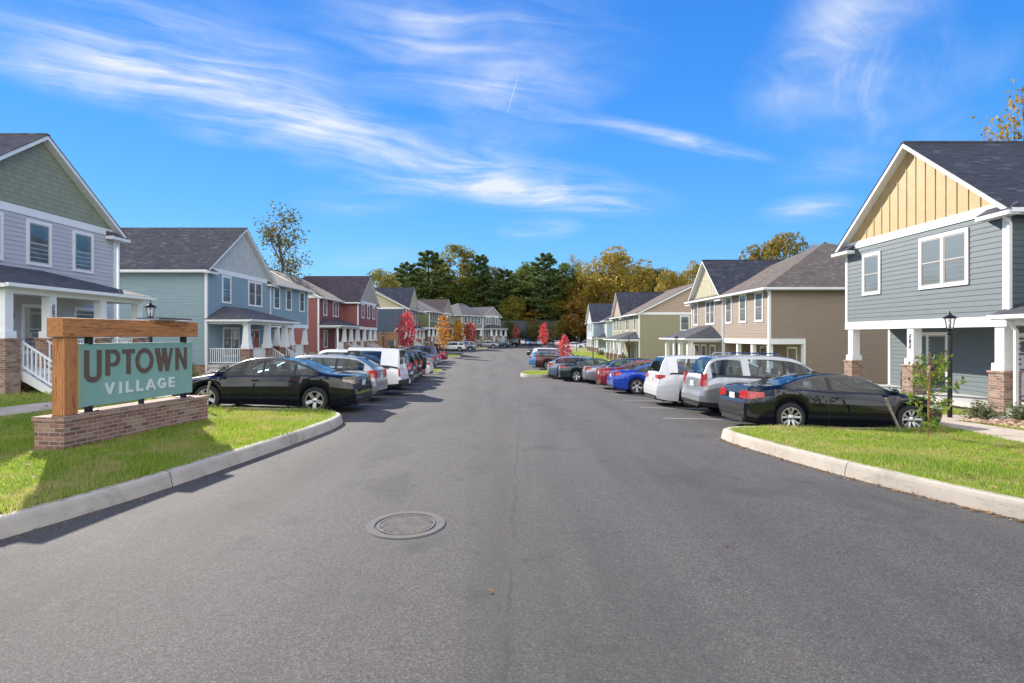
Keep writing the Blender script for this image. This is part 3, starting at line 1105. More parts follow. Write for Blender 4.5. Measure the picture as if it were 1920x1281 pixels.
def railing(root, a, b, z=0.0, h=0.95):
    """balusters between two plan points"""
    m = MB()
    A, B = Vector((a[0], a[1], 0)), Vector((b[0], b[1], 0))
    L = (B - A).length
    ang = math.atan2(B.y - A.y, B.x - A.x)
    m.box(0, L, -.035, .035, z + h - .05, z + h)
    m.box(0, L, -.025, .025, z + .09, z + .14)
    n = max(2, int(L / 0.125))
    for i in range(n + 1):
        x = L * (i + .5) / (n + 1)
        m.box(x - .018, x + .018, -.018, .018, z + .14, z + h - .05)
    o = m.build('railing', WHITE, root)
    o.location = A
    o.rotation_euler = (0, 0, ang)
    return o
def steps(root, x, y0, y1, rise_total, rail=True):
    """a flight running down in +x from the porch edge"""
    n = max(2, int(round(rise_total / 0.175)))
    r, run = rise_total / n, 0.27
    m, t = MB(), MB()
    for i in range(n):
        z = -r * (i + 1)
        if i < n - 1 or True:
            t.box(x + run * i - .02, x + run * (i + 1), y0 + .05, y1 - .05, z - .045 + r - r, z)
        m.box(x + run * i - .005, x + run * i + .012, y0 + .05, y1 - .05, z - .0, z + r - .05)
    for yy in (y0, y1 - .045):
        pts = [(x, yy, 0.0), (x + run * n, yy, -rise_total + .03), (x + run * n, yy, -rise_total - .05), (x + run * (n - 1), yy, -rise_total - .05), (x, yy, -.32)]
        m.extrude(pts, (0, .045, 0))
    o = m.build('porch_steps', WHITE, root)
    t.build('treads', CREAM, o)
    if rail:
        for yy in (y0, y1):
            q = MB()
            sl = -rise_total / (run * n)
            def zz(d): return sl * d
            L = run * n
            for s0, off in ((.86, 0), (.12, 0)):
                a = Vector((x, yy, zz(0) + s0)); b = Vector((x + L, yy, zz(L) + s0))
                q.extrude([a + Vector((0, -.03, 0)), b + Vector((0, -.03, 0)), b + Vector((0, -.03, .06)), a + Vector((0, -.03, .06))], (0, .06, 0))
            k = int(L / .13)
            for i in range(k):
                d = L * (i + .5) / k
                q.box(x + d - .018, x + d + .018, yy - .018, yy + .018, zz(d) + .14, zz(d) + .88)
            q.box(x + L - .05, x + L + .06, yy - .055, yy + .055, -rise_total - .05, -rise_total + 1.02)
            q.box(x + L - .065, x + L + .075, yy - .07, yy + .07, -rise_total + 1.02, -rise_total + 1.06)
            q.build('stair_railing', WHITE, root)
    return o
def roof_poly(mr, mt, pts, t=0.16):
    """one roof plane: shingle sheet over a white deck whose edges are the fascia and whose underside is the soffit"""
    mr.slab(pts, 0.035)
    c = sum((Vector(p) for p in pts), Vector()) / len(pts)
    q = []
    for p in pts:
        v = Vector(p); d = (v - c); d.z = 0
        d.normalize()
        q.append(v - d * 0.02 - Vector((0, 0, 0.037)))
    mt.slab(q, t)
class House:
    def __init__(s, label, x, y, z, turn, siding, gable, gkind, roof, roof2=None, brick=None, drop=0.5, group='houses along the street'):
        s.root = thing('house', label, 'house', (x, y, z), turn, group)
        s.sid, s.gab, s.gk, s.roof, s.roof2 = siding, gable, gkind, roof, roof2 or roof
        s.brick, s.drop = brick or BRICK, drop
        s.w, s.t, s.fnd, s.gm = MB(), MB(), MB(), MB()
        s.r1, s.r2, s.dk, s.pr, s.ge = MB(), MB(), MB(), MB(), []
    def wall(s, x0, y0, x1, y1, z0=0.0, z1=WT):
        lap(s.w, x0, y0, x1, y1, z0, z1)
    def corner(s, x, y, sx, sy, z0=0.0, z1=WT):
        """white corner board: sx, sy give the outward directions"""
        a = .11
        s.t.box(x + sx * .022, x - sx * a, y + sy * .022, y - sy * .004, z0, z1 - .002)
        s.t.box(x + sx * .024, x - sx * .002, y + sy * .024, y - sy * a, z0, z1)
    def base(s, x0, x1, y0, y1):
        """brick foundation under a block"""
        s.fnd.box(x0 + .02, x1 - .03, y0 + .03, y1 - .03, -s.drop, -0.01)
    def unit(s, y0, y1, xf, depth, under=0.0, lower=True, side_near=True, side_far=True, zt=WT):
        """a two-storey block; under > 0 sets the ground-floor front back by that much (porch below the upper floor)"""
        xb = xf - depth
        s.base(xb, xf - under, y0, y1)
        if under:
            s.wall(xf, y0, xf, y1, 2.62, zt)
            s.wall(xf - under, y0, xf - under, y1, 0, 2.42)
            for yy, d in ((y0, -1), (y1, 1)):
                a, b = ((xb, yy), (xf, yy)) if d < 0 else ((xf, yy), (xb, yy))
                c = xf - under
                s.wall(a[0], a[1], b[0], b[1], 2.62, zt)
                if d < 0: s.wall(xb, yy, c, yy, 0, 2.62)
                else: s.wall(c, yy, xb, yy, 0, 2.62)
            # beam, ceiling, floor
            s.t.box(xf - .20, xf + .035, y0 - .03, y1 + .03, 2.32, 2.62)
            s.t.box(xf - under, xf - .20, y0 - .028, y0 + .16, 2.33, 2.618)
            s.t.box(xf - under, xf - .20, y1 - .16, y1 + .028, 2.33, 2.618)
            s.t.box(xf - under - .05, xf - .19, y0 + .1, y1 - .1, 2.43, 2.50)
            s.pr.box(xf - under - .02, xf + .05, y0 - .02, y1 + .02, -.16, -.0)
            s.fnd.box(xf - under - .05, xf - .06, y0 + .06, y1 - .06, -s.drop, -.161)
            for yy, sy in ((y0, -1), (y1, 1)):
                s.corner(xf - under, yy, 1, sy, 0, 2.33)
                s.corner(xf, yy, 1, sy, 2.62, zt)
        else:
            s.wall(xf, y0, xf, y1, 0, zt)
            s.wall(xb, y0, xf, y0, 0, zt)
            s.wall(xf, y1, xb, y1, 0, zt)
            for yy, sy in ((y0, -1), (y1, 1)):
                s.corner(xf, yy, 1, sy, 0, zt)
        s.wall(xb, y1, xb, y0, 0, zt)
    def frieze(s, xf, y0, y1, z=WT):
        s.t.box(xf - .02, xf + .034, y0 - .034, y1 + .034, z - .30, z - .02)
    def cross_gable(s, y0, y1, xf, xb, pitch=.75, oh=.32, hipback=True, returns=True, mr=None, zt=WT, ov=.38):
        """roof of a block whose gable looks at the street"""
        mr = mr or s.r1
        yc, hs = (y0 + y1) / 2, (y1 - y0) / 2
        zr = zt + .16 + pitch * hs
        ze = zr - pitch * (hs + ov)
        hb = xb + (hs + ov if hipback else 0)
        for sg in (-1, 1):
            ye = yc + sg * (hs + ov)
            p = [(xf + oh, yc, zr), (xf + oh, ye, ze), (xb - .3, ye, ze), (hb, yc, zr)]
            roof_poly(mr, s.dk, p)
        if hipback:
            roof_poly(mr, s.dk, [(hb, yc, zr), (xb - .3, yc + hs + ov, ze), (xb - .3, yc - hs - ov, ze)])
        # ridge cap
        mr.box(hb, xf + oh - .01, yc - .09, yc + .09, zr - .06, zr + .012)
        # gable wall
        zg = zt - .02
        tri = [(xf + .004, y0, zg), (xf + .004, y1, zg), (xf + .004, yc, zg + pitch * hs)]
        s.gm.extrude(tri, (-.1, 0, 0))
        if s.gk == 'batten':
            k = int((y1 - y0) / .41)
            for i in range(1, k):
                yy = y0 + (y1 - y0) * i / k
                hh = pitch * (hs - abs(yy - yc)) - .03
                s.gm.box(xf + .002, xf + .024, yy - .022, yy + .022, zg, zg + hh)
        s.frieze(xf, y0, y1, zt + .14)
        if returns:
            for sg in (-1, 1):
                ye = yc + sg * hs
                a, b = ye + sg * (ov + .06), ye - sg * .62
                z0 = ze - .20
                s.t.box(xf + .03, xf + oh + .05, a, b, z0, z0 + .13)
                mr.extrude([(xf + oh + .07, a, z0 + .132), (xf + .035, a, z0 + .36), (xf + .035, a, z0 + .132)], (0, (b - a) * .97, 0))
        # gutters along both eaves
        for sg in (-1, 1):
            ye = yc + sg * (hs + ov)
            s.t.box(xb - .3, xf + oh - .03, ye + sg * .005, ye + sg * .11, ze - .15, ze - .03)
        return zr, ze
    def long_roof(s, y0, y1, xf, xb, pitch=.5, end='hip', near=True, far=True, mr=None, zt=WT, ov=.4):
        """roof whose ridge runs along the street; ends are 'hip' or 'gable' or None (runs into the next roof)"""
        mr = mr or s.r2
        xc, hs = (xf + xb) / 2, (xf - xb) / 2
        zr = zt + .16 + pitch * hs
        ze = zr - pitch * (hs + ov)
        a, b = y0, y1
        ea = end if near else None
        eb = end if far else None
        ya = a - (ov if ea else 0); yb = b + (ov if eb else 0)
        ra = a + (hs if ea == 'hip' else (-ov if ea == 'gable' else 0))
        rb = b - (hs if eb == 'hip' else (-ov if eb == 'gable' else 0))
        if rb < ra:
            ra = rb = (ra + rb) / 2
        for sg in (1, -1):
            xe = xc + sg * (hs + ov)
            roof_poly(mr, s.dk, [(xe, ya, ze), (xe, yb, ze), (xc, rb, zr), (xc, ra, zr)])
            s.t.box(xe + sg * .005, xe + sg * .11, ya, yb, ze - .15, ze - .03)
        for e, yy, rr in ((ea, ya, ra), (eb, yb, rb)):
            if e == 'hip':
                roof_poly(mr, s.dk, [(xc + hs + ov, yy, ze), (xc - hs - ov, yy, ze), (xc, rr, zr)])
                sg = -1 if yy == ya else 1
                s.t.box(xc - hs - ov, xc + hs + ov, yy + sg * .005, yy + sg * .11, ze - .15, ze - .03)
            elif e == 'gable':
                yw = a if yy == ya else b
                sg = -1 if yy == ya else 1
                tri = [(xb, yw + sg * .004, zt - .02), (xf, yw + sg * .004, zt - .02), (xc, yw + sg * .004, zt - .02 + pitch * hs)]
                q = MB(); q.extrude(tri, (0, -sg * .1, 0)); s.ge.append(q)
                s.t.box(xb - .03, xf + .03, yw - .034, yw + .034, zt - .16, zt + .10)
        mr.box(xc - .09, xc + .09, ra, rb, zr - .06, zr + .012)
        return zr, ze
    def front_porch(s, y0, y1, xf, d=2.2, cols=(), style='box', rails=(), stair=None, mr=None, zb=2.36, near_hip=True, far_hip=True, reach_near=0, reach_far=0, rise=.95, pier=.92):
        """porch that stands out in front of the wall under its own hipped roof"""
        mr = mr or s.r1
        xe = xf + d
        ze = zb + .30
        a, b = y0 - .32, y1 + .32
        zt = ze + rise
        ha = (d + .3) * .8 if near_hip else 0
        hb = (d + .3) * .8 if far_hip else 0
        roof_poly(mr, s.dk, [(xe + .3, a, ze), (xe + .3, b, ze), (xf, b - hb, zt), (xf, a + ha, zt)], .12)
        if near_hip: roof_poly(mr, s.dk, [(xe + .3, a, ze), (xf, a + ha, zt), (xf, a, ze)], .12)
        if far_hip: roof_poly(mr, s.dk, [(xe + .3, b, ze), (xf, b, ze), (xf, b - hb, zt)], .12)
        s.t.box(xe + .305, xe + .40, a, b, ze - .13, ze - .02)
        s.t.box(xe - .24, xe + .02, y0 - .02, y1 + .02, zb, zb + .24)
        for yy, q in ((y0, .2), (y1, -.2)):
            s.t.box(xf, xe - .24, yy - (.018 if q > 0 else -.018), yy + q, zb + .002, zb + .238)
        s.t.box(xf + .02, xe + .28, a + .03, b - .03, zb + .16, zb + .205)          # boarded ceiling
        s.pr.box(xf, xe + .06, y0 - .05, y1 + .05, -.17, 0)
        s.t.box(xf + .03, xe - .02, y0 + .03, y1 - .03, -.42, -.172)
        s.fnd.box(xf, xe - .3, y0 + .3, y1 - .3, -s.drop, -.43)
        for y in cols:
            column(s.root, xe - .11, y, zb, s.drop, s.brick, pier, style)
        for p, q in rails:
            if isinstance(p, tuple): railing(s.root, p, q)
            else: railing(s.root, (xe - .11, p), (xe - .11, q))
        if stair:
            steps(s.root, xe + .06, stair[0], stair[1], s.drop - .12)
    def downspout(s, x, y, zt=WT, zb=-.3, off=(.10, 0)):
        m = MB()
        m.box(x - .045, x + .045, y - .035, y + .035, zb + .12, zt - .35)
        m.extrude([(x - .045, y - .035, zt - .35), (x + .045, y - .035, zt - .35), (x + .045 + off[0] * 2, y - .035 + off[1] * 2, zt - .08), (x - .045 + off[0] * 2, y - .035 + off[1] * 2, zt - .08)], (0, .07, 0))
        m.box(x - .045, x + .26, y - .037, y + .037, zb + .04, zb + .119)
        m.build('downspout', WHITE, s.root)
    def done(s):
        for mb, n, mt in ((s.w, 'clapboard_wall', s.sid), (s.t, 'white_trim', WHITE), (s.fnd, 'brick_foundation', s.brick), (s.gm, 'gable_wall', s.gab),
                          (s.r1, 'gable_roof', s.roof), (s.r2, 'main_roof', s.roof2), (s.dk, 'roof_deck', WHITE), (s.pr, 'porch_floor', CREAM)):
            if mb.v:
                mb.build(n, mt, s.root)
        for q in s.ge:
            q.build('end_gable_wall', s.gab, s.root)
        return s.root
# ------------------------------------------------------------------ the two rows of houses
S_LAV = m_siding('lavender_grey_clapboard', (0.47, 0.47, 0.50))
S_BLUE = m_siding('slate_blue_clapboard', (0.23, 0.325, 0.365))
S_RED = m_siding('barn_red_clapboard', (0.24, 0.075, 0.072))
S_NAVY = m_siding('navy_clapboard', (0.055, 0.090, 0.135))
S_OLIVE = m_siding('olive_clapboard', (0.155, 0.165, 0.085))
S_STONE = m_siding('stone_grey_clapboard', (0.22, 0.21, 0.19))
S_GREY = m_siding('blue_grey_clapboard', (0.108, 0.136, 0.152))
S_TAUPE = m_siding('taupe_clapboard', (0.27, 0.21, 0.16))
S_MOSS = m_siding('moss_green_clapboard', (0.26, 0.245, 0.155))
S_PALE = m_siding('pale_blue_clapboard', (0.34, 0.43, 0.48))
G_SHAKE = m_shake('sage_green_shakes', (0.25, 0.275, 0.205))
G_LIGHT = m_paint('pale_grey_batten_board', (0.44, 0.46, 0.46), 0.6)
G_TAUPE = m_paint('taupe_board', (0.35, 0.31, 0.28), 0.6)
G_CREAM = m_paint('cream_board', (0.46, 0.42, 0.29), 0.6)
G_YELLOW = m_paint('butter_yellow_board', (0.45, 0.315, 0.14), 0.6)
G_TAN = m_paint('tan_board', (0.36, 0.27, 0.21), 0.6)
D_ORANGE = m_paint('orange_door', (0.50, 0.11, 0.05), 0.45)
D_DARK = m_paint('dark_door', (0.05, 0.06, 0.07), 0.45)
D_WHITE = m_paint('white_door', (0.6, 0.6, 0.6), 0.45)
GRP = 'two-storey houses lining the street'

# --- left row, nearest: lavender with sage shakes
h = House('lavender grey house with sage green shingled gable, behind the village sign', -17.7, 16.2, 1.0, 0, S_LAV, G_SHAKE, 'shake', ROOF_DARK, ROOF_GREY, BRICK, 1.0, GRP)
h.unit(0, 7.6, 0, 12)
h.cross_gable(0, 7.6, 0, -12, mr=h.r2)
for y in (1.8, 3.75, 5.8):
    window(h.root, .0, y, 3.76, FRONT, .85, 1.45)
window(h.root, 0, 3.6, .5, FRONT, .95, 1.6, pane=PANEB)
door(h.root, 0, 1.7, 0, FRONT, D_DARK)
window(h.root, 0, 5.9, .5, FRONT, .95, 1.6)
h.front_porch(-.15, 5.75, 0, 2.45, cols=(-.05, 1.5, 3.7, 5.65), rails=((1.75, 3.45), (3.95, 5.4), ((.05, 5.7), (2.1, 5.7))), stair=(.3, 1.25), rise=.85, mr=h.r1)
porch_light(h.root, .02, 2.55, 1.75, FRONT)
numerals(h.root, '203', 2.34 + .145, 1.5, 1.95, FRONT, .125)
h.downspout(.02, 7.74, WT, -.6)
h.done()

# --- slate blue double house
h = House('slate blue house with pale grey board gable, orange door and railed front porch', -17.7, 30.9, .38, 0, S_BLUE, G_LIGHT, 'batten', ROOF_GREY, ROOF_BROWN, BRICKG, .8, GRP)
h.unit(0, 8.2, 0, 12.5)
h.unit(8.2, 15.4, -.02, 12.4, under=1.8)
h.cross_gable(0, 8.2, 0, -12.5, pitch=.73)
h.long_roof(8.0, 15.4, 0, -12.4, pitch=.48, end='hip', near=False)
window(h.root, 0, 2.15, 3.78, FRONT, .85, 1.5, pane=PANE)
window(h.root, 0, 5.85, 3.78, FRONT, 1.75, 1.5, True)
for y in (9.25, 11.4, 14.05):
    window(h.root, -.02, y, 3.78, FRONT, .85, 1.5)
window(h.root, -5.6, 0, 3.9, NEARSIDE, 1.0, 1.2, pane=PANEB)
window(h.root, 0, 2.7, .45, FRONT, 1.75, 1.65, True)
door(h.root, 0, 5.9, 0, FRONT, D_ORANGE)
porch_light(h.root, .02, 5.15, 1.75, FRONT)
door(h.root, -1.82, 10.2, 0, FRONT, D_ORANGE)
window(h.root, -1.82, 13.0, .6, FRONT, .9, 1.5)
h.front_porch(.1, 6.6, 0, 2.3, cols=(.3, 2.9, 5.5), style='taper', rails=((.55, 2.65), ((.05, .2), (2.0, .2))), stair=(3.2, 5.2), rise=.85, pier=.85)
for y in (9.6, 12.2, 15.0):
    column(h.root, -.14, y, 2.32, .8, BRICKG, .85, 'taper')
railing(h.root, (-.14, 12.5), (-.14, 14.7))
steps(h.root, .06, 9.95, 11.8, .75)
h.downspout(.06, -.12, WT, -.5)
h.done()

# --- red house, gable half standing forward
h = House('barn red house with brown roof and taupe gable, beyond the slate blue house', -17.9, 54.6, .5, 0, S_RED, G_TAUPE, 'plain', ROOF_PLUM, ROOF_BROWN, BRICKG, 1.1, GRP)
h.unit(0, 7.6, -1.9, 10.5)
h.unit(7.5, 16.1, 0, 12.4, under=1.7)
h.long_roof(0, 7.9, -1.9, -12.4, pitch=.52, end='gable', far=False)
h.cross_gable(7.5, 16.1, 0, -12.4, pitch=.75)
window(h.root, -1.9, 1.9, 3.78, FRONT, .9, 1.5)
window(h.root, -1.9, 5.3, 3.78, FRONT, 1.75, 1.5, True)
for y in (9.4, 11.9, 14.4):
    window(h.root, 0, y, 3.78, FRONT, .9, 1.5)
window(h.root, -1.9, 2.0, .4, FRONT, .9, 1.65)
door(h.root, -1.9, 5.6, 0, FRONT, D_DARK)
door(h.root, -1.7, 10.4, 0, FRONT, D_DARK)
h.front_porch(.1, 7.3, -1.9, 2.0, cols=(2.4, 4.8, 7.1), style='taper', rails=((.3, 2.1), (5.1, 6.8)), stair=(2.7, 4.5), rise=.8, far_hip=False, pier=.85)
column(h.root, -.02, .25, 2.36, 1.0, BRICKG, .0, 'box', .16)
for y in (7.9, 10.6, 13.3, 15.7):
    column(h.root, -.14, y, 2.32, 1.0, BRICKG, .85, 'taper')
railing(h.root, (-.14, 8.2), (-.14, 10.3))
steps(h.root, .06, 10.95, 13.0, .9)
h.downspout(-1.84, -.12, WT, -.7)
h.done()

# --- navy house
h = House('navy blue house with dark roof and cream gable, beyond the red house', -15.6, 79.0, .6, 0, S_NAVY, G_CREAM, 'plain', ROOF_DARK, ROOF_DARK, BRICK, 1.3, GRP)
h.unit(0, 9.0, 0, 12, under=1.7)
h.unit(9.0, 15.6, -1.8, 10.2)
h.long_roof(0, 15.6, -.0, -12, pitch=.5, end='gable')
h.cross_gable(.6, 8.8, .01, -9, pitch=.8, hipback=False, mr=h.r1)
for y in (2.2, 4.6, 7.0):
    window(h.root, 0, y, 3.78, FRONT, .9, 1.5)
window(h.root, -1.8, 12.2, 3.78, FRONT, .9, 1.5)
door(h.root, -1.7, 3.4, 0, FRONT, D_DARK)
window(h.root, -1.7, 6.2, .5, FRONT, .9, 1.5)
for y in (.3, 3.1, 5.9, 8.7):
    column(h.root, -.14, y, 2.32, 1.2, BRICK, .85, 'taper')
railing(h.root, (-.14, .6), (-.14, 2.8))
railing(h.root, (-.14, 6.2), (-.14, 8.4))
steps(h.root, .06, 3.5, 5.4, 1.0)
h.front_porch(9.2, 15.3, -1.8, 1.9, cols=(11.5, 15.1), style='taper', rails=((11.8, 14.8),), rise=.8, near_hip=False, pier=.85)
h.done()

# --- olive house, the row begins to turn
h = House('olive green house with grey brown roof and tall porch stairs, left side of the bend', -15.0, 97.0, 1.0, R(-7.5), S_OLIVE, G_TAUPE, 'plain', ROOF_BROWN, ROOF_GREY, BRICK, 1.6, GRP)
h.unit(0, 8.2, 0, 12, under=1.8)
h.unit(8.2, 15.6, 0.3, 12.3)
h.long_roof(0, 8.4, 0, -12, pitch=.5, end='hip', far=False)
h.cross_gable(8.2, 15.6, .3, -12, pitch=.75)
for y in (1.3, 3.8, 6.4):
    window(h.root, 0, y, 3.78, FRONT, .9, 1.5)
window(h.root, .3, 10.4, 3.78, FRONT, 1.75, 1.5, True)
window(h.root, .3, 13.8, 3.78, FRONT, .9, 1.5)
door(h.root, -1.8, 5.5, 0, FRONT, D_DARK)
window(h.root, -1.8, 2.5, .5, FRONT, .9, 1.5)
for y in (.3, 3.0, 5.6, 8.0):
    column(h.root, -.14, y, 2.32, 1.5, BRICK, .85, 'taper')
railing(h.root, (-.14, .6), (-.14, 2.7))
steps(h.root, .06, 3.4, 5.2, 1.2)
h.front_porch(8.6, 15.2, .3, 2.0, cols=(8.9, 11.0, 12.9, 15.0), style='taper', rails=((9.2, 10.7), (13.2, 14.7)), stair=(11.2, 12.7), rise=.8, pier=.85)
door(h.root, .3, 12.0, 0, FRONT, D_DARK)
h.done()

# --- stone grey house, turned to the camera at the end of the left row
h = House('stone grey house with broad gable at the far end of the left row', -11.0, 117.0, 1.1, R(-33), S_STONE, G_TAUPE, 'plain', ROOF_DARK, ROOF_GREY, BRICK, 1.6, GRP)
h.unit(0, 7.6, 0, 11.5, under=1.8)
h.unit(7.6, 14.6, 0.2, 11.7)
h.long_roof(0, 7.9, 0, -11.5, pitch=.5, end='hip', far=False)
h.cross_gable(7.6, 14.6, .2, -11.5, pitch=.62)
for y in (1.3, 3.8, 6.3):
    window(h.root, 0, y, 3.78, FRONT, 1.0, 1.5)
window(h.root, .2, 9.7, 3.78, FRONT, 1.75, 1.5, True)
window(h.root, .2, 13.0, 3.78, FRONT, .9, 1.5)
door(h.root, -1.8, 5.2, 0, FRONT, D_DARK)
for y in (.3, 3.8, 7.2):
    column(h.root, -.14, y, 2.32, 1.5, BRICK, .85, 'taper')
railing(h.root, (-.14, .6), (-.14, 3.5))
h.front_porch(8.0, 14.3, .2, 2.0, cols=(8.3, 10.2, 12.2, 14.1), style='taper', rails=((8.6, 9.9), (12.5, 13.8)), stair=(10.4, 12.0), rise=.9, pier=.85)
door(h.root, .2, 11.2, 0, FRONT, D_DARK)
window(h.root, .2, 9.2, .5, FRONT, .9, 1.5)
h.done()

# --- right row, nearest: blue grey with the butter yellow gable (its own +y points back at the camera)
h = House('blue grey house with butter yellow board gable, nearest on the right', 14.1, 15.2, 0.0, PI, S_GREY, G_YELLOW, 'batten', ROOF_DARK, ROOF_DARK, BRICK, .6, GRP)
h.unit(-7.3, 0, 0, 13, under=1.8, zt=5.78)
h.unit(0, 7.5, -1.6, 11.4)
h.cross_gable(-7.3, 0, 0, -13, pitch=.81, zt=5.78)
h.long_roof(-.2, 7.5, -1.6, -13, pitch=.5, end='hip', near=False)
window(h.root, 0, -5.7, 3.76, FRONT, .85, 1.43, pane=PANEB)
window(h.root, 0, -2.25, 3.74, FRONT, 1.8, 1.55, True, pane=PANEB)
window(h.root, -1.82, -5.2, .12, FRONT, 1.7, 1.95, True, pane=PANEB)
door(h.root, -1.82, -1.1, 0, FRONT, D_WHITE)
porch_light(h.root, -1.79, -1.9, 1.75, FRONT)
for y in (-7.04, -3.7, -.24):
    column(h.root, -.16, y, 2.32, .6, BRICK, .98, 'box', .30)
numerals(h.root, '202', -.16 + .16, -3.7, 1.98, FRONT, .125)
h.front_porch(.25, 7.2, -1.6, 1.72, cols=(3.4, 6.9), rise=.8, near_hip=False, mr=h.r2)
window(h.root, -1.6, 4.0, .5, FRONT, 1.75, 1.6, True)
h.downspout(.03, .12, WT, 2.5)
h.downspout(.02, .30, 2.55, -.3)
m = MB()
m.box(-1.83, -1.72, -1.98, -1.74, .42, .62)
m.build('utility_box', m_plain('grey_box', (.3, .3, .31), .5), h.root)
h.done()

# --- taupe double house
h = House('taupe house with cream board gable and brown hipped roof, right side behind the parked minivan', 14.6, 30.3, -.75, PI, S_TAUPE, G_CREAM, 'batten', ROOF_DARK, ROOF_BROWN, BRICK, .5, GRP)
h.unit(-6.5, 0, 0, 14, under=1.9)
h.unit(-13.0, -6.5, .02, 14)
h.long_roof(-13.0, 0, 0, -14, pitch=.5, end='hip')
h.cross_gable(-13.0, -6.6, .02, -11, pitch=.86, hipback=False)
for y in (-1.2, -3.4, -5.6):
    window(h.root, 0, y, 3.72, FRONT, .85, 1.6)
window(h.root, .02, -8.9, 3.72, FRONT, 1.6, 1.6, True)
window(h.root, .02, -11.9, 3.72, FRONT, .8, 1.6)
window(h.root, -1.92, -1.1, .4, FRONT, .9, 1.65, pane=PANEB)
door(h.root, -1.92, -4.6, 0, FRONT, D_DARK)
porch_light(h.root, -1.89, -3.9, 1.75, FRONT)
for y in (-.22, -2.3, -4.4):
    column(h.root, -.16, y, 2.32, .5, BRICK, .0, 'box', .24)
h.front_porch(-12.7, -6.9, .02, 2.25, cols=(-12.4, -10.4, -9.0, -7.2), rise=.9, pier=.85)
window(h.root, .02, -8.4, .35, FRONT, .85, 1.7, pane=PANEB)
window(h.root, .02, -10.2, .35, FRONT, .85, 1.7)
door(h.root, .02, -11.7, 0, FRONT, D_DARK)
h.downspout(.04, .12, WT, -.3)
h.downspout(.06, -6.5, WT, -.3)
m = MB()
m.box(-1.9, .05, .02, .12, 2.33, 2.64); m.box(-2.02, -1.9, .02, .12, -.1, 2.64)
m.build('side_beam', WHITE, h.root)
h.done()

# --- moss green house
h = House('moss green house with tan gables, further along the right row', 14.4, 60.5, -.97, PI, S_MOSS, G_TAN, 'plain', ROOF_DARK, ROOF_BROWN, BRICK, .5, GRP)
h.unit(-8.2, 0, 0, 14)
h.unit(-15.6, -8.2, .02, 14, under=1.8)
h.long_roof(-15.6, 0, 0, -14, pitch=.5, end='gable')
h.cross_gable(-15.4, -8.6, .03, -11, pitch=.95, hipback=False)
window(h.root, 0, -2.0, 3.72, FRONT, .85, 1.6)
window(h.root, 0, -6.0, 3.72, FRONT, 1.7, 1.6, True)
for y in (-9.9, -12.0, -14.0):
    window(h.root, .02, y, 3.72, FRONT, .85, 1.6)
window(h.root, -5.2, 0, 3.72, FARSIDE, .9, 1.5)
h.front_porch(-7.9, .2, 0, 2.3, cols=(-7.5, -5.0, -2.6, .0), rise=.85, pier=.85, rails=())
window(h.root, 0, -1.4, .3, FRONT, .85, 1.75)
door(h.root, 0, -4.6, 0, FRONT, D_DARK)
for y in (-8.5, -10.6, -12.9, -15.3):
    column(h.root, -.16, y, 2.32, .5, BRICK, .85, 'taper')
h.downspout(.05, -8.2, WT, -.3)
h.downspout(.03, .12, WT, -.3)
door(h.root, -1.8, -11.3, 0, FRONT, D_WHITE)
h.done()

# --- pale blue house
h = House('pale blue house with dark roof at the far end of the right row', 14.5, 91.0, -.9, PI, S_PALE, G_LIGHT, 'plain', ROOF_DARK, ROOF_DARK, BRICK, .5, GRP)
h.unit(-4.5, 0, -1.6, 12)
h.unit(-12.2, -4.5, 0, 13.6, under=1.8)
h.long_roof(-4.7, 0, -1.6, -13.6, pitch=.5, end='hip', near=False)
h.cross_gable(-12.2, -4.5, 0, -13.6, pitch=.85)
for y in (-6.3, -8.4, -10.5):
    window(h.root, 0, y, 3.72, FRONT, .9, 1.6)
window(h.root, -1.6, -2.0, 3.72, FRONT, .9, 1.6)
for y in (-4.8, -7.2, -9.6, -12.0):
    column(h.root, -.16, y, 2.32, .5, BRICK, .85, 'taper')
h.front_porch(-4.2, -.2, -1.6, 1.6, cols=(-.4, -2.4), rise=.8, far_hip=True, pier=.85)
h.done()
# ------------------------------------------------------------------ cars
# local frame: +x forward, z = 0 on the road, origin under the middle of the car
def smooth_curve(pts, n=6):
    """monotone-looking polyline through the points (Catmull-Rom in x)"""
    p = np.array(pts, float)
    x, z = p[:, 0], p[:, 1]
    m = np.zeros(len(x))
    d = np.diff(z) / np.maximum(np.diff(x), 1e-6)
    for i in range(1, len(x) - 1):
        if d[i - 1] * d[i] > 0:
            m[i] = 2 * d[i - 1] * d[i] / (d[i - 1] + d[i])
    m[0], m[-1] = d[0], d[-1]
    def f(q):
        q = np.clip(np.asarray(q, float), x[0], x[-1])
        i = np.clip(np.searchsorted(x, q) - 1, 0, len(x) - 2)
        h = np.maximum(x[i + 1] - x[i], 1e-6)
        t = (q - x[i]) / h
        return (2 * t**3 - 3 * t**2 + 1) * z[i] + (t**3 - 2 * t**2 + t) * h * m[i] + (-2 * t**3 + 3 * t**2) * z[i + 1] + (t**3 - t**2) * h * m[i + 1]
    return f
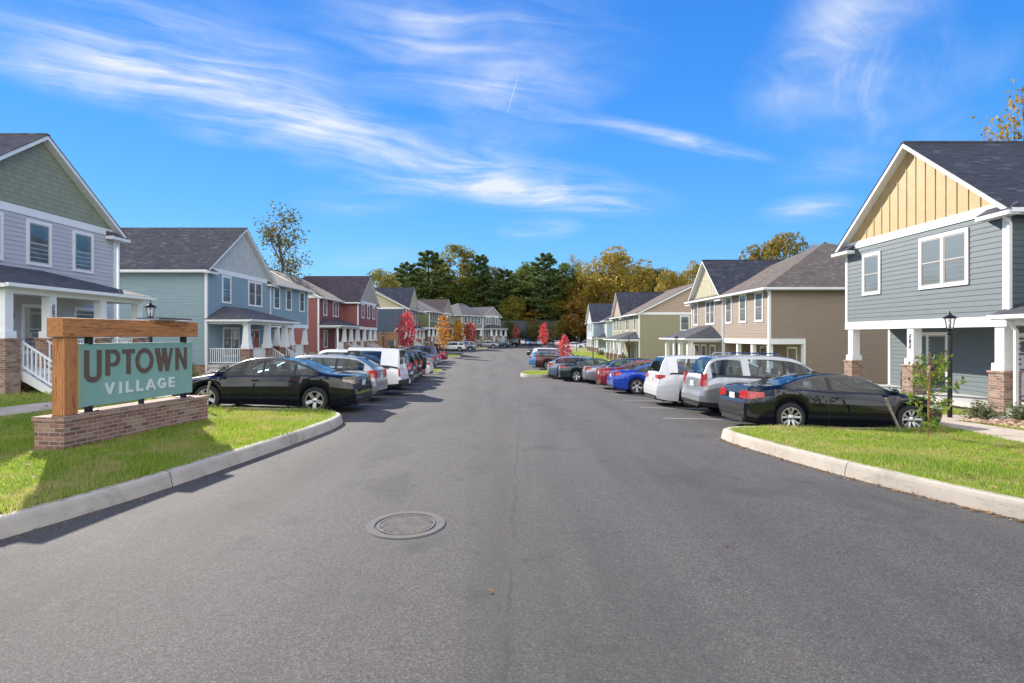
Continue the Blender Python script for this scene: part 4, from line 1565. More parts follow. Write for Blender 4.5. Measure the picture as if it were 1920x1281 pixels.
SPECS = {
 'sedan': dict(L=4.95, W=1.90, wb=2.88, fo=1.0, r=.345, rim='five', clear=.20,
    top=[(-2.475, .90), (-2.42, .985), (-2.30, 1.035), (-1.85, 1.06), (-1.55, 1.10), (-1.0, 1.305), (-.55, 1.43), (-.1, 1.475), (.3, 1.455), (.62, 1.385), (1.0, 1.20), (1.32, 1.02), (1.6, .965), (2.1, .86), (2.35, .74), (2.475, .60)],
    belt=[(-2.475, .86), (-1.6, .985), (-.6, .965), (.5, .93), (1.3, .90), (2.0, .79), (2.475, .56)],
    ws=(.55, 1.34), rg=(-1.62, -.62), side=(-1.45, 1.20), pillars=[(-.02, .06), (-.86, -.78)], doors=[1.12, .02, -.98], tail=(.80, 1.0), wt=.215),
 'coupe': dict(L=4.64, W=1.83, wb=2.81, fo=.80, r=.335, rim='star', clear=.18,
    top=[(-2.32, .86), (-2.28, .985), (-2.18, 1.04), (-1.72, 1.075), (-1.5, 1.105), (-.95, 1.27), (-.5, 1.355), (-.05, 1.378), (.3, 1.35), (.62, 1.27), (.95, 1.10), (1.22, .99), (1.5, .945), (1.95, .86), (2.2, .76), (2.32, .62)],
    belt=[(-2.32, .84), (-1.6, .985), (-.6, .935), (.4, .90), (1.2, .875), (1.9, .78), (2.32, .57)],
    ws=(.50, 1.25), rg=(-1.6, -.55), side=(-1.15, 1.08), pillars=[(-.40, -.30)], doors=[1.05, -.42], tail=(.74, .93), wt=.215),
 'hatch': dict(L=4.40, W=1.79, wb=2.66, fo=.86, r=.325, rim='multi', clear=.20,
    top=[(-2.20, .92), (-2.17, 1.03), (-2.05, 1.13), (-1.70, 1.35), (-1.45, 1.46), (-.9, 1.515), (-.2, 1.53), (.3, 1.49), (.62, 1.40), (1.0, 1.20), (1.32, 1.03), (1.6, .97), (1.98, .86), (2.12, .74), (2.20, .60)],
    belt=[(-2.20, .90), (-1.6, 1.02), (-.6, .99), (.4, .95), (1.3, .92), (1.9, .80), (2.20, .57)],
    ws=(.52, 1.34), rg=(-2.06, -1.46), side=(-1.78, 1.20), pillars=[(.02, .10), (-.92, -.84)], doors=[1.12, .06, -.98], tail=(.80, 1.06), wt=.205),
 'suv': dict(L=4.70, W=1.90, wb=2.72, fo=.94, r=.365, rim='multi', clear=.26,
    top=[(-2.35, .95), (-2.33, 1.08), (-2.24, 1.22), (-1.98, 1.62), (-1.84, 1.715), (-1.2, 1.775), (-.4, 1.785), (.2, 1.745), (.55, 1.65), (.98, 1.36), (1.28, 1.15), (1.5, 1.09), (2.05, 1.00), (2.28, .86), (2.35, .70)],
    belt=[(-2.35, .93), (-1.8, 1.13), (-.6, 1.10), (.4, 1.07), (1.3, 1.03), (2.0, .92), (2.35, .66)],
    ws=(.46, 1.30), rg=(-2.25, -1.9), side=(-2.02, 1.18), pillars=[(.0, .08), (-1.16, -.95, 'paint')], doors=[1.06, .04, -.98], tail=(.86, 1.22), wt=.225),
 'van': dict(L=5.10, W=2.00, wb=3.0, fo=.98, r=.345, rim='multi', clear=.19,
    top=[(-2.55, .90), (-2.53, 1.06), (-2.46, 1.18), (-2.26, 1.58), (-2.16, 1.68), (-1.6, 1.735), (-.6, 1.75), (.1, 1.73), (.5, 1.65), (1.0, 1.42), (1.55, 1.10), (1.85, 1.00), (2.25, .90), (2.46, .77), (2.55, .62)],
    belt=[(-2.55, .88), (-2.0, 1.07), (-.6, 1.05), (.6, 1.01), (1.5, .95), (2.2, .82), (2.55, .58)],
    ws=(.55, 1.60), rg=(-2.47, -2.2), side=(-2.12, 1.38), pillars=[(.18, .26), (-1.0, -.9), (-2.12, -1.85, 'paint')], doors=[1.25, .2, -.98], tail=(.93, 1.07), wt=.21),
 'pickup': dict(L=5.05, W=1.80, wb=3.15, fo=.85, r=.36, rim='five', clear=.30,
    top=[(-2.525, 1.00), (-2.50, 1.18), (-2.42, 1.72), (-2.34, 1.775), (-1.2, 1.80), (-.50, 1.80), (-.44, 1.715), (-.3, 1.715), (.3, 1.71), (.55, 1.63), (1.05, 1.22), (1.25, 1.10), (1.5, 1.065), (2.1, 1.03), (2.42, .97), (2.525, .78)],
    belt=[(-2.525, .98), (-1.8, 1.06), (.4, 1.06), (1.2, 1.02), (2.2, .93), (2.525, .70)],
    ws=(.48, 1.24), rg=(-2.50, -2.42), side=(-2.10, 1.10), pillars=[(-.56, -.34), (-2.10, -1.75, 'paint')], doors=[1.0, -.40, -.48], tail=(.72, 1.02), wt=.21),
}
def section_fn(S):
    L, W = S['L'], S['W']
    top, belt = smooth_curve(S['top']), smooth_curve(S['belt'])
    xf = L / 2 - S['fo']; xr = xf - S['wb']
    Ra = S['r'] + .055
    def zlow(x):
        b = S['clear'] + .05 * min(1, max(0, (abs(x) - L * .36) / (L * .14))) ** 2 * 1.6
        for xw in (xf, xr):
            d = abs(x - xw)
            if d < Ra:
                b = max(b, S['r'] + math.sqrt(Ra * Ra - d * d))
        return b
    def half(x):
        u = abs(x) / (L / 2)
        w = W / 2 * (1 - .055 * u ** 4)
        d = L / 2 - abs(x)
        e = .30 if x > 0 else .20
        if d < e:
            w -= (1 - math.sqrt(max(0, 1 - (1 - d / e) ** 2))) * (.17 if x > 0 else .10)
        return w
    def sec(x):
        w, zl = half(x), zlow(x)
        zt = float(top(x)); zb = min(float(belt(x)), zt - .025)
        g = min(1.0, max(0.0, (zt - zb - .05) / .42))
        lean = .235 if S['W'] < 1.95 else .19
        wt = w * (.90 - lean * g)
        ze = zt - .045 + .010 * g
        ze = max(ze, zb + .012)
        P6 = (w * .925, zb + .016)
        def lerp(a, b, t): return (a[0] + (b[0] - a[0]) * t, a[1] + (b[1] - a[1]) * t)
        P9 = (wt, ze)
        bul = 1.0 + .0
        return [(w - .20, zl), (w * .930, zl), (w * .966, zl + (zb - zl) * .16), (w * .990, zl + (zb - zl) * .42), (w * 1.0, zl + (zb - zl) * .66), (w * .990, zl + (zb - zl) * .82), (w * .952, zb),
                P6, lerp(P6, P9, .10), lerp(P6, P9, .86), P9, (wt * .93, zt - .018), (wt * .62, zt - .004), (wt * .25, zt), (0, zt + .004)]
    return sec, zlow, half, top, belt, xf, xr
CARMESH = {}
def wheel_meshes(r, kind, wt=.215):
    key = ('wheel', r, kind)
    if key in CARMESH:
        return CARMESH[key]
    t = MB()
    h = wt / 2
    rr = r * .70
    t.lathe([(rr, -h * .9), (r * .92, -h), (r * .985, -h * .8), (r, -h * .5), (r, h * .5), (r * .985, h * .8), (r * .92, h), (rr, h * .9), (rr * .98, h * .7), (rr * .98, -h * .7), (rr, -h * .9)], 30, axis='Y')
    m = MB()
    m.lathe([(rr * 1.0, -h * .86), (rr * .94, -h * .88), (rr * .90, -h * .55), (rr * .86, h * .2), (rr * .3, h * .3), (0.001, h * .3)], 30, axis='Y', mi=1)     # -y is the outer face
    m.lathe([(rr * 1.005, -h * .80), (rr * 1.0, -h * .93), (rr * .93, -h * .93), (rr * .91, -h * .6)], 30, axis='Y')
    n = {'five': 5, 'star': 5, 'multi': 10}[kind]
    for i in range(n):
        a = 2 * PI * i / n + .3
        w0, w1 = {'five': (.075, .105), 'star': (.045, .055), 'multi': (.024, .020)}[kind]
        m.M = Matrix.Rotation(a, 4, 'Y')
        k = [0] if kind != 'star' else [-.055, .055]
        for o in k:
            m.add([(.04, -h * .66, o * .5 - w0 / 2), (rr * .94, -h * .86, o * 1.5 - w1 / 2), (rr * .94, -h * .86, o * 1.5 + w1 / 2), (.04, -h * .66, o * .5 + w0 / 2),
                   (.04, -h * .3, o * .5 - w0 / 2), (rr * .94, -h * .5, o * 1.5 - w1 / 2), (rr * .94, -h * .5, o * 1.5 + w1 / 2), (.04, -h * .3, o * .5 + w0 / 2)],
                  [(0, 1, 2, 3), (0, 4, 5, 1), (1, 5, 6, 2), (2, 6, 7, 3), (3, 7, 4, 0)])
    m.M = None
    m.lathe([(.001, -h * .74), (.05, -h * .72), (.075, -h * .62), (.08, -h * .3)], 14, axis='Y')
    CARMESH[key] = (t, m)
    return CARMESH[key]
def car_meshes(kind):
    if kind in CARMESH:
        return CARMESH[kind]
    S = SPECS[kind]
    L = S['L']
    sec, zlow, half, top, belt, xf, xr = section_fn(S)
    xs = set(np.round(np.arange(-L / 2, L / 2 + .001, .085), 4))
    for xw in (xf, xr):
        Ra = S['r'] + .055
        for a in np.linspace(0, PI, 17):
            xs.add(round(xw + Ra * math.cos(a), 4))
        for d in (-Ra - .004, Ra + .004):
            xs.add(round(xw + d, 4))
    for q in list(S['ws']) + list(S['rg']) + list(S['side']):
        xs.add(round(q, 4))
    for a, b, *_ in S['pillars']:
        xs.add(a); xs.add(b)
    for d in S['doors']:
        xs.add(d); xs.add(round(d + .009, 4))
    for d in (.015, .04, .08, .13, .19):
        xs.add(round(-L / 2 + d, 4)); xs.add(round(L / 2 - d, 4))
    for a, z in S['top']:
        xs.add(round(a, 4))
    xs = sorted(xs)
    keep = [xs[0]]
    for q in xs[1:]:
        if q - keep[-1] > .0035:
            keep.append(q)
    xs = keep
    if xs[-1] < L / 2: xs[-1] = L / 2
    secs = [sec(x) for x in xs]
    n = len(secs[0])
    body, panes = MB(), {}
    def shear(x, z):
        """bumpers stand out, tailgates lean in"""
        d = L / 2 - abs(x)
        if d > .30: return x
        e = (1 - d / .30) ** 1.5
        b = np.interp(z, [.15, .30, .45, .62, .75, .95, 1.2], [-.08, .00, .03, .025, -.02, -.05, -.06])
        return x + math.copysign(1, x) * b * e
    V = []
    for x, s in zip(xs, secs):
        V.append([(shear(x, z), y, z) for y, z in s])
    def inr(a, b, r): return a >= r[0] - 1e-4 and b <= r[1] + 1e-4
    zr = max(z for _, z in S['top'])
    for sd in (1, -1):
        for i in range(len(xs) - 1):
            xa, xb = xs[i], xs[i + 1]
            for k in range(n - 1):
                q = [V[i][k], V[i + 1][k], V[i + 1][k + 1], V[i][k + 1]]
                q = [(a, b * sd, c) for a, b, c in q]
                if sd > 0: q = q[::-1]
                gl, mi = False, 0
                zmid = (V[i][10][2] - V[i][7][2])
                if k == 8 and inr(xa, xb, S['side']) and zmid > .035:
                    pl = [p for p in S['pillars'] if inr(xa, xb, p)]
                    if pl:
                        mi = 0 if len(pl[0]) > 2 else 1
                    else:
                        gl = True
                if k in (7, 9) and inr(xa, xb, S['side']) and zmid > .10 and k == 7: mi = 1
                if k >= 11 and (inr(xa, xb, S['ws']) or inr(xa, xb, S['rg'])): gl = True
                if k == 10 and (inr(xa, xb, S['ws']) or inr(xa, xb, S['rg'])): mi = 0
                if k == 0: mi = 1
                if k == 1: mi = 1 if kind in ('suv', 'pickup') else 0
                if 1 <= k <= 6 and any(abs(xa - d) < .002 for d in S['doors']) and xb - xa < .012: mi = 1
                if kind == 'pickup' and k == 7 and xa < -.34: mi = 1
                if gl:
                    if k >= 11: key = 'windscreen' if xa > 0 else 'rear_window'
                    else: key = ('side_window', sd, sum(p[0] > xa + 1e-4 for p in S['pillars']))
                    panes.setdefault(key, MB()).poly(q)
                else:
                    body.poly(q, mi)
    # nose and tail caps
    for i, fl in ((0, False), (len(xs) - 1, True)):
        ring = V[i]
        half_r = [(a, b, c) for a, b, c in ring[1:]]
        for k in range(len(half_r) - 1):
            a, b = half_r[k], half_r[k + 1]
            for sd in (1, -1):
                q = [(a[0], a[1] * sd, a[2]), (b[0], b[1] * sd, b[2]), (b[0], 0, b[2]), (a[0], 0, a[2])]
                if (sd > 0) == fl: q = q[::-1]
                body.poly(q, 1 if a[2] < S['clear'] + .10 else 0)
    # lights follow the body skin
    def skin(x, z):
        s = sec(x)
        zz = [p[1] for p in s[1:7]]; yy = [p[0] for p in s[1:7]]
        return float(np.interp(z, zz, yy))
    def lamp(end, z0, z1, reach, y0, taper=.5, sides=(1,)):
        m = MB()
        sg = -1 if end == 'rear' else 1
        N = 6
        for sd in sides:
            rows = []
            for j in range(N + 1):
                t = j / N
                x = sg * (L / 2 - reach * (1 - t) - .012)
                zm = (z0 + z1) / 2
                hh = (z1 - z0) / 2 * (1 - taper * (1 - t))
                row = []
                for q in (-1, 0, 1):
                    z = zm + hh * q + (.02 * (1 - t))
                    row.append((shear(x, z) + sg * .010, (skin(x, z) + .010) * sd, z))
                rows.append(row)
            for j in range(N):
                for k in range(2):
                    q = [rows[j][k], rows[j + 1][k], rows[j + 1][k + 1], rows[j][k + 1]]
                    m.poly(q if (sd * sg > 0) else q[::-1])
            e = rows[-1]
            w = abs(e[1][1])
            xx = [p[0] + sg * .006 for p in e]
            q = [(xx[0], y0 * sd, z0 + .02), (xx[0], w * sd, e[0][2]), (xx[2], w * sd, e[2][2]), (xx[2], y0 * sd, z1 - .01)]
            m.poly(q if (sd * sg > 0) else q[::-1])
            q2 = [(a - sg * .05, b, c) for a, b, c in q]
            for u in range(4):
                v = (u + 1) % 4
                f = [q[u], q2[u], q2[v], q[v]]
                m.poly(f)
        return m
    tz0, tz1 = S['tail']
    reach = {'sedan': .34, 'coupe': .40, 'hatch': .30, 'suv': .16, 'van': .26, 'pickup': .05}[kind]
    yin = {'sedan': .50, 'coupe': .42, 'hatch': .52, 'suv': .70, 'van': .48, 'pickup': .74}[kind]
    tail = [lamp('rear', tz0, tz1, reach, yin, .45 if kind not in ('suv', 'pickup') else .05, (q,)) for q in (1, -1)]
    zh = float(belt(L / 2 - .3))
    head = [lamp('front', zh - .17, zh - .02, .42, .48, .55, (q,)) for q in (1, -1)]
    # details
    under, trim, grille, fin, plate, seats = MB(), MB(), MB(), MB(), MB(), MB()
    mirrors, handles = [], []
    bz = float(belt(0))
    under.box(-L / 2 + .25, L / 2 - .25, -S['W'] / 2 + .27, S['W'] / 2 - .27, S['clear'] - .02, .52)
    under.box(xr + .5, xf - .5, -S['W'] / 2 + .10, S['W'] / 2 - .10, S['clear'] + .01, .50)
    for xw in (xf, xr):
        under.tube((xw, -S['W'] / 2 + .25, S['r']), (xw, S['W'] / 2 - .25, S['r']), .16, .16, 10)
    xe = shear(-L / 2, .70)
    trim.box(shear(-L / 2, .28) - .012, -L / 2 + .2, -.62, .62, S['clear'] + .02, S['clear'] + .13)
    grille.box(shear(L / 2, .28) - .2, shear(L / 2, .30) + .012, -.6, .6, S['clear'] + .05, S['clear'] + .20)
    grille.box(L / 2 - .2, shear(L / 2, .55) + .008, -.42, .42, .50, .66)
    pz = {'sedan': .80, 'coupe': .78, 'hatch': .82, 'suv': .92, 'van': .90, 'pickup': .52}[kind]
    if kind == 'pickup':
        trim.box(-L / 2 - .16, -L / 2 + .05, -.86, .86, .47, .60)
        for z in (1.05,):
            trim.box(-2.1, -.50, -.905, .905, z - .015, z + .02)
    px = shear(-L / 2, pz) - (.17 if kind == 'pickup' else .010)
    plate.box(px - .006, px, -.155, .155, pz - .078, pz + .078)
    mx_ = S['ws'][1] - .22
    zb = float(belt(mx_))
    for sd in (1, -1):
        y = half(mx_)
        mirror = MB(); mirrors.append(mirror)
        mirror.M = Matrix.Translation((mx_, (y + .085) * sd, zb + .10)) @ Matrix.Diagonal((.075, .115, .075, 1))
        prof = [(math.sin(t) if 0 < t < PI else .001, -math.cos(t)) for t in np.linspace(0, PI, 7)]
        mirror.lathe(prof, 10)
        mirror.M = None
        mirror.tube((mx_ + .01, (y - .05) * sd, zb + .03), (mx_, (y + .06) * sd, zb + .07), .022, .022, 6)
        for d in S['doors'][1:]:
            if kind == 'pickup' and d < -.45: continue
            hx = d + .16
            zz = bz - .10
            trim_y = skin(hx, zz)
            mirror = MB(); handles.append(mirror)
            mirror.box(hx - .09, hx + .09, (trim_y - .01) * sd, (trim_y + .028) * sd, zz - .014, zz + .016)
    for x in ((.05, -.95) if kind != 'pickup' else (.0,)):
        for y in (-.38, .38):
            if kind == 'coupe' and x < -.5: x = -.75
            seats.frustum(x - .05, y, .45, bz + .12, .10, .25, .07, .22)
            seats.box(x - .05, x + .45, y - .25, y + .25, .42, .55)
            seats.frustum(x - .10, y, bz + .14, bz + .32, .05, .13, .04, .11)
    seats.box(.75, 1.05, -.62, .62, .55, bz - .02)
    seats.lathe([(.17, -.012), (.19, 0), (.17, .012), (.155, 0), (.17, -.012)], 16, c=(.62, .38, bz - .01), axis='X')
    # wipers, antenna fin
    fin.add([(-.35, -.02, zr + .0), (-.15, -.02, zr + .0), (-.15, .02, zr), (-.35, .02, zr), (-.33, 0, zr + .05)], [(0, 1, 4), (1, 2, 4), (2, 3, 4), (3, 0, 4)])
    if kind in ('suv', 'hatch', 'van'):
        a = [p for p in S['top']][2]
        fin.path([(shear(-L / 2 + .06, 1.2) - .02, -.05, a[1] + .04), (-L / 2 + .12, .32, a[1] + .06)], .012, 5)
    rails = MB()
    if kind in ('suv',):
        for sd in (1, -1):
            y = .62 * sd
            rails.path([(-1.5, y, 1.76), (-1.42, y, 1.84), (-.1, y, 1.84), (0, y, 1.765)], .016, 6)
    CARMESH[kind] = dict(body=body, panes=panes, tail=tail, head=head, under=under, trim=trim, grille=grille, fin=fin, plate=plate, mirrors=mirrors, handles=handles, seats=seats, rails=rails, xf=xf, xr=xr, S=S)
    return CARMESH[kind]
CARPROTO = {}
def relink(o, slot, mat):
    o.material_slots[slot].link = 'OBJECT'
    o.material_slots[slot].material = mat
def car(kind, paint, label, x, y, heading, cat='car', scale=(1, 1, 1), tail=REDLENS, rails=False, spare=False, group='cars parked along the street', rim=None):
    """heading: 0 = nose to +x (away from the road on the right), PI = nose to -x"""
    K = (kind, rails, spare)
    if K not in CARPROTO:
        D = car_meshes(kind)
        S = D['S']
        t = thing('parked_car', label, cat)
        D['body'].build('body', [paint, TRIM], t, 30)
        for kk, q in D['panes'].items(): q.build(kk if isinstance(kk, str) else kk[0], CARGLASS, t, 30)
        for q in D['tail']: q.build('tail_light', REDLENS, t, 30)
        for q in D['head']: q.build('headlight', CLEARLENS, t, 30)
        D['under'].build('underbody', UNDER, t)
        D['trim'].build('rear_bumper', TRIM, t)
        D['grille'].build('front_grille', TRIM, t)
        D['fin'].build('aerial_and_wiper', TRIM, t)
        D['plate'].build('licence_plate', PLATE, t)
        for q in D['mirrors']: q.build('wing_mirror', paint, t, True)
        for q in D['handles']: q.build('door_handle', paint, t)
        D['seats'].build('seats', SEATM, t)
        if rails and D['rails'].v:
            D['rails'].build('roof_rails', CHROME, t, True)
        if spare:
            m = MB()
            m.lathe([(.001, -.10), (.30, -.10), (.36, -.06), (.37, 0), (.36, .10), (.001, .10)], 24, c=(-S['L'] / 2 - .08, .1, .98), axis='X')
            m.build('spare_wheel', RUBBER, t, True)
        tm, rm = wheel_meshes(S['r'], S['rim'])
        for xw in (D['xf'], D['xr']):
            for sd in (-1, 1):
                w = tm.build('wheel', RUBBER, t, True)
                w.location = (xw, sd * (S['W'] / 2 - .135), S['r'])
                w.rotation_euler = (0, 0, 0 if sd < 0 else PI)
                rm.build('rim', [ALLOY, UNDER], w, 30)
        CARPROTO[K] = t
        o = t
    else:
        o = copy_tree(CARPROTO[K])
    ca, sa = math.cos(heading), math.sin(heading)
    zf, zb_ = tz(x + ca * 1.4, y + sa * 1.4), tz(x - ca * 1.4, y - sa * 1.4)
    zl, zr_ = tz(x - sa * .8, y + ca * .8), tz(x + sa * .8, y - ca * .8)
    o.location = (x, y, tz(x, y))
    o.rotation_euler = (math.atan2(zl - zr_, 1.6), -math.atan2(zf - zb_, 2.8), heading)
    o.scale = scale
    o['label'] = label
    o['category'] = cat
    o['group'] = group
    for c in o.children:
        n = c.name.split('.')[0]
        if n in ('body', 'wing_mirror', 'door_handle'):
            relink(c, 0, paint)
        if n == 'tail_light':
            relink(c, 0, tail)
    return o
P_BLACK = m_carpaint('black_car_paint', (0.004, 0.005, 0.008), 0.0, .08)
P_SILVER = m_carpaint('silver_car_paint', (0.30, 0.32, 0.345), 0.65)
P_WHITE = m_carpaint('white_car_paint', (0.72, 0.73, 0.73), 0.0)
P_PEARL = m_carpaint('pearl_white_paint', (0.62, 0.63, 0.64), 0.1)
P_BLUE = m_carpaint('bright_blue_paint', (0.008, 0.055, 0.42), 0.25)
P_DBLUE = m_carpaint('dark_blue_paint', (0.012, 0.030, 0.085), 0.3)
P_RED = m_carpaint('red_car_paint', (0.24, 0.018, 0.022), 0.2)
P_MAROON = m_carpaint('maroon_paint', (0.075, 0.016, 0.022), 0.3)
P_TEAL = m_carpaint('teal_grey_paint', (0.07, 0.12, 0.15), 0.4)
P_GREEN = m_carpaint('dark_green_paint', (0.012, 0.028, 0.032), 0.3)
P_STEEL = m_carpaint('steel_blue_paint', (0.16, 0.22, 0.30), 0.5)
P_LBLUE = m_carpaint('light_blue_paint', (0.10, 0.32, 0.62), 0.3)
P_CHAR = m_carpaint('charcoal_paint', (0.022, 0.024, 0.028), 0.3)

PA = dict(heading=PI)
L_ = lambda k: SPECS[k]['L']
def left_car(kind, paint, label, rear_x, y, **k):
    h = k.pop('heading', PI)
    s = k.get('scale', (1, 1, 1))[0]
    return car(kind, paint, label, rear_x - L_(kind) * s / 2, y, h, **k)
def right_car(kind, paint, label, rear_x, y, **k):
    h = k.pop('heading', 0.0)
    s = k.get('scale', (1, 1, 1))[0]
    return car(kind, paint, label, rear_x + L_(kind) * s / 2, y, h, **k)
left_car('sedan', P_BLACK, 'glossy black sedan parked beside the grass island behind the village sign', -4.2, 15.1, tail=SMOKELENS)
left_car('hatch', P_SILVER, 'silver hatchback, second car from the village sign', -4.4, 18.0)
left_car('pickup', P_WHITE, 'white pickup truck with camper shell and red upright tail lights', -4.2, 20.8, cat='pickup truck')
left_car('hatch', P_DBLUE, 'dark blue hatchback parked nose out beside the white pickup', -4.5, 23.6, heading=0.0)
left_car('suv', P_DBLUE, 'dark blue suv with tall red tail lights, parked past the nose-out hatchback', -4.8, 26.3, cat='suv', scale=(.96, .95, .93))
left_car('suv', P_BLACK, 'black suv with angled red tail lights on the left side', -5.0, 29.0, cat='suv', scale=(1, .98, .96))
left_car('suv', P_CHAR, 'charcoal off-road suv with a spare wheel on its tailgate', -5.3, 31.8, cat='suv', scale=(.9, .93, 1.0), spare=True)
left_car('sedan', P_WHITE, 'white sedan next to the second left grass island', -5.2, 34.5, scale=(.94, .95, .98))
left_car('sedan', P_TEAL, 'teal grey sedan with red tail lights past the second left island', -6.4, 44.8)
left_car('sedan', P_STEEL, 'steel blue sedan half hidden behind the teal grey sedan', -6.4, 47.7, scale=(.98, .98, 1.03))
left_car('van', P_DBLUE, 'dark blue minivan on the left before the red sedan', -7.2, 53.0, cat='minivan')
left_car('sedan', P_RED, 'red sedan next to the third left grass island', -7.1, 58.2)
car('suv', P_PEARL, 'silver white crossover side-on under the orange maple', -10.2, 92.0, PI, cat='suv', scale=(.94, .95, .9))
car('suv', P_STEEL, 'steel blue suv tucked behind the silver white crossover', -8.6, 95.0, PI, cat='suv', scale=(.95, .95, .95))
car('sedan', P_SILVER, 'silver grey sedan side-on in front of the stone grey house', -5.2, 112.0, PI - .1)
car('suv', P_TEAL, 'teal suv with red tail light beside the silver grey sedan', -2.6, 117.0, PI - .25, cat='suv')
car('pickup', P_BLACK, 'black boxy truck with cap at the left end of the back row', -.6, 123.0, PI - .3, cat='pickup truck')

right_car('coupe', P_BLACK, 'glossy black two-door coupe nearest on the right', 5.45, 13.25)
right_car('suv', P_SILVER, 'silver suv with roof rails between the black coupe and the white minivan', 5.35, 16.0, cat='suv', rails=True, scale=(1.01, 1.0, 1.0))
right_car('van', P_PEARL, 'white minivan with red wing-shaped tail lights', 4.85, 18.75, cat='minivan')
right_car('sedan', P_BLUE, 'bright blue sedan on the right beyond the white minivan', 4.45, 24.2, scale=(.95, .96, .98))
right_car('sedan', P_RED, 'faded red sedan next to the bright blue sedan', 4.35, 27.0, scale=(.97, .98, 1.0))
right_car('hatch', P_DBLUE, 'dark blue hatchback between the faded red and the silver sedan', 5.0, 29.2, scale=(1.0, .9, 1.0))
right_car('sedan', P_SILVER, 'silver sedan beside the dark green sedan', 4.2, 31.3, scale=(.97, .9, .98))
right_car('sedan', P_GREEN, 'dark green sedan with plain hubcaps on the right', 2.95, 33.4, scale=(.92, .94, .98))
right_car('hatch', P_STEEL, 'steel blue crossover beside the tip of the right grass island', 2.4, 35.7, scale=(1.05, 1, 1.0))
right_car('suv', P_MAROON, 'maroon suv side-on behind the right grass island', 2.05, 47.5, cat='suv', scale=(1.02, 1, 1))
right_car('hatch', P_LBLUE, 'light blue hatchback half hidden behind the maroon suv', 1.6, 51.0)
right_car('van', P_WHITE, 'white van tail between the light blue hatchback and the black pickup', 1.9, 56.0, cat='minivan')
right_car('pickup', P_CHAR, 'charcoal pickup parked nose out towards the road', 2.0, 73.0, heading=PI, cat='pickup truck')
right_car('sedan', P_RED, 'small red car showing just past the charcoal pickup', 3.3, 84.0)
right_car('sedan', P_TEAL, 'dark teal sedan behind the right maple', 5.2, 92.0)
car('sedan', P_WHITE, 'white sedan in the far right bay beyond the red maples', 13.3, 116.0, PI + .2)
car('suv', P_SILVER, 'silver suv at the far right beside the pale blue house', 17.0, 124.0, PI + .3, cat='suv')
BACK = [(964, P_MAROON, 'suv', 'maroon suv in the back row by the timber wall'), (974, P_SILVER, 'suv', 'silver suv in the back row by the timber wall'), (986, P_LBLUE, 'hatch', 'light blue hatchback in the back row by the timber wall'),
        (996, P_DBLUE, 'sedan', 'dark blue sedan in the back row by the timber wall'), (1007, P_STEEL, 'suv', 'steel blue suv at the right of the back row'), (1026, P_GREEN, 'sedan', 'dark green sedan behind the far red maple'), (1042, P_WHITE, 'hatch', 'white hatchback glimpsed between the two red maples'), (1056, P_CHAR, 'sedan', 'charcoal sedan behind the nearer red maple')]
for i, (px, pt, kd, lb) in enumerate(BACK):
    Y = 138.0
    car(kd, pt, lb, at(px, Y), Y, R(100 + 6 * (i % 3)), cat='suv' if kd == 'suv' else 'car')
# ------------------------------------------------------------------ village sign
WOODH = m_wood('cedar_beam', (0.50, 0.205, 0.065))
WOODV = m_woodz('cedar_post', (0.50, 0.205, 0.065))
SIGNGREEN = m_paint('sign_green', (0.21, 0.38, 0.33), 0.45, 0.04)
SIGNBROWN = m_paint('letter_brown', (0.12, 0.075, 0.058), 0.45, 0.05)
SIGNWHITE = m_paint('letter_white', (0.66, 0.68, 0.70), 0.45, 0.03)
SX, SY = -7.44, 8.57
sg_ = thing('village_sign', 'village sign of green panel in a cedar frame on a low brick base', 'sign', (SX, SY, tz(SX, SY) + .176), R(-9))
sg_.scale = (1, .95, 1)
m = MB(); m.box(-.28, .28, 0, 3.36, -.3, .45)
m.build('brick_base', BRICKG, sg_)
m = MB(); m.box(-.305, .305, -.025, 3.385, .452, .525)
m.build('coping', BRICKCAP, sg_)
def bevel(o, w=.012, seg=2):
    b = o.modifiers.new('edge', 'BEVEL'); b.width = w; b.segments = seg; b.limit_method = 'ANGLE'
    return o
m = MB(); m.box(-.12, .12, .15, .40, .526, 1.81)
bevel(m.build('timber_post', WOODV, sg_))
m = MB(); m.box(-.155, .155, .09, 3.22, 1.812, 2.13)
bevel(m.build('timber_beam', WOODH, sg_))
m = MB(); m.box(-.05, .03, .53, 3.20, .61, 1.70)
pnl = bevel(m.build('sign_panel', SIGNGREEN, sg_), .004)
m = MB()
for y in (.72, 2.98):
    m.tube((-.01, y, .527), (-.01, y, .62), .065, .065, 14); m.tube((-.01, y, 1.69), (-.01, y, 1.811), .065, .065, 14)
    m.box(-.11, .09, y - .11, y + .11, .5265, .540)
m.tube((-.01, 1.86, .527), (-.01, 1.86, .62), .05, .05, 12)
m.build('steel_brackets', BLACKMETAL, sg_)
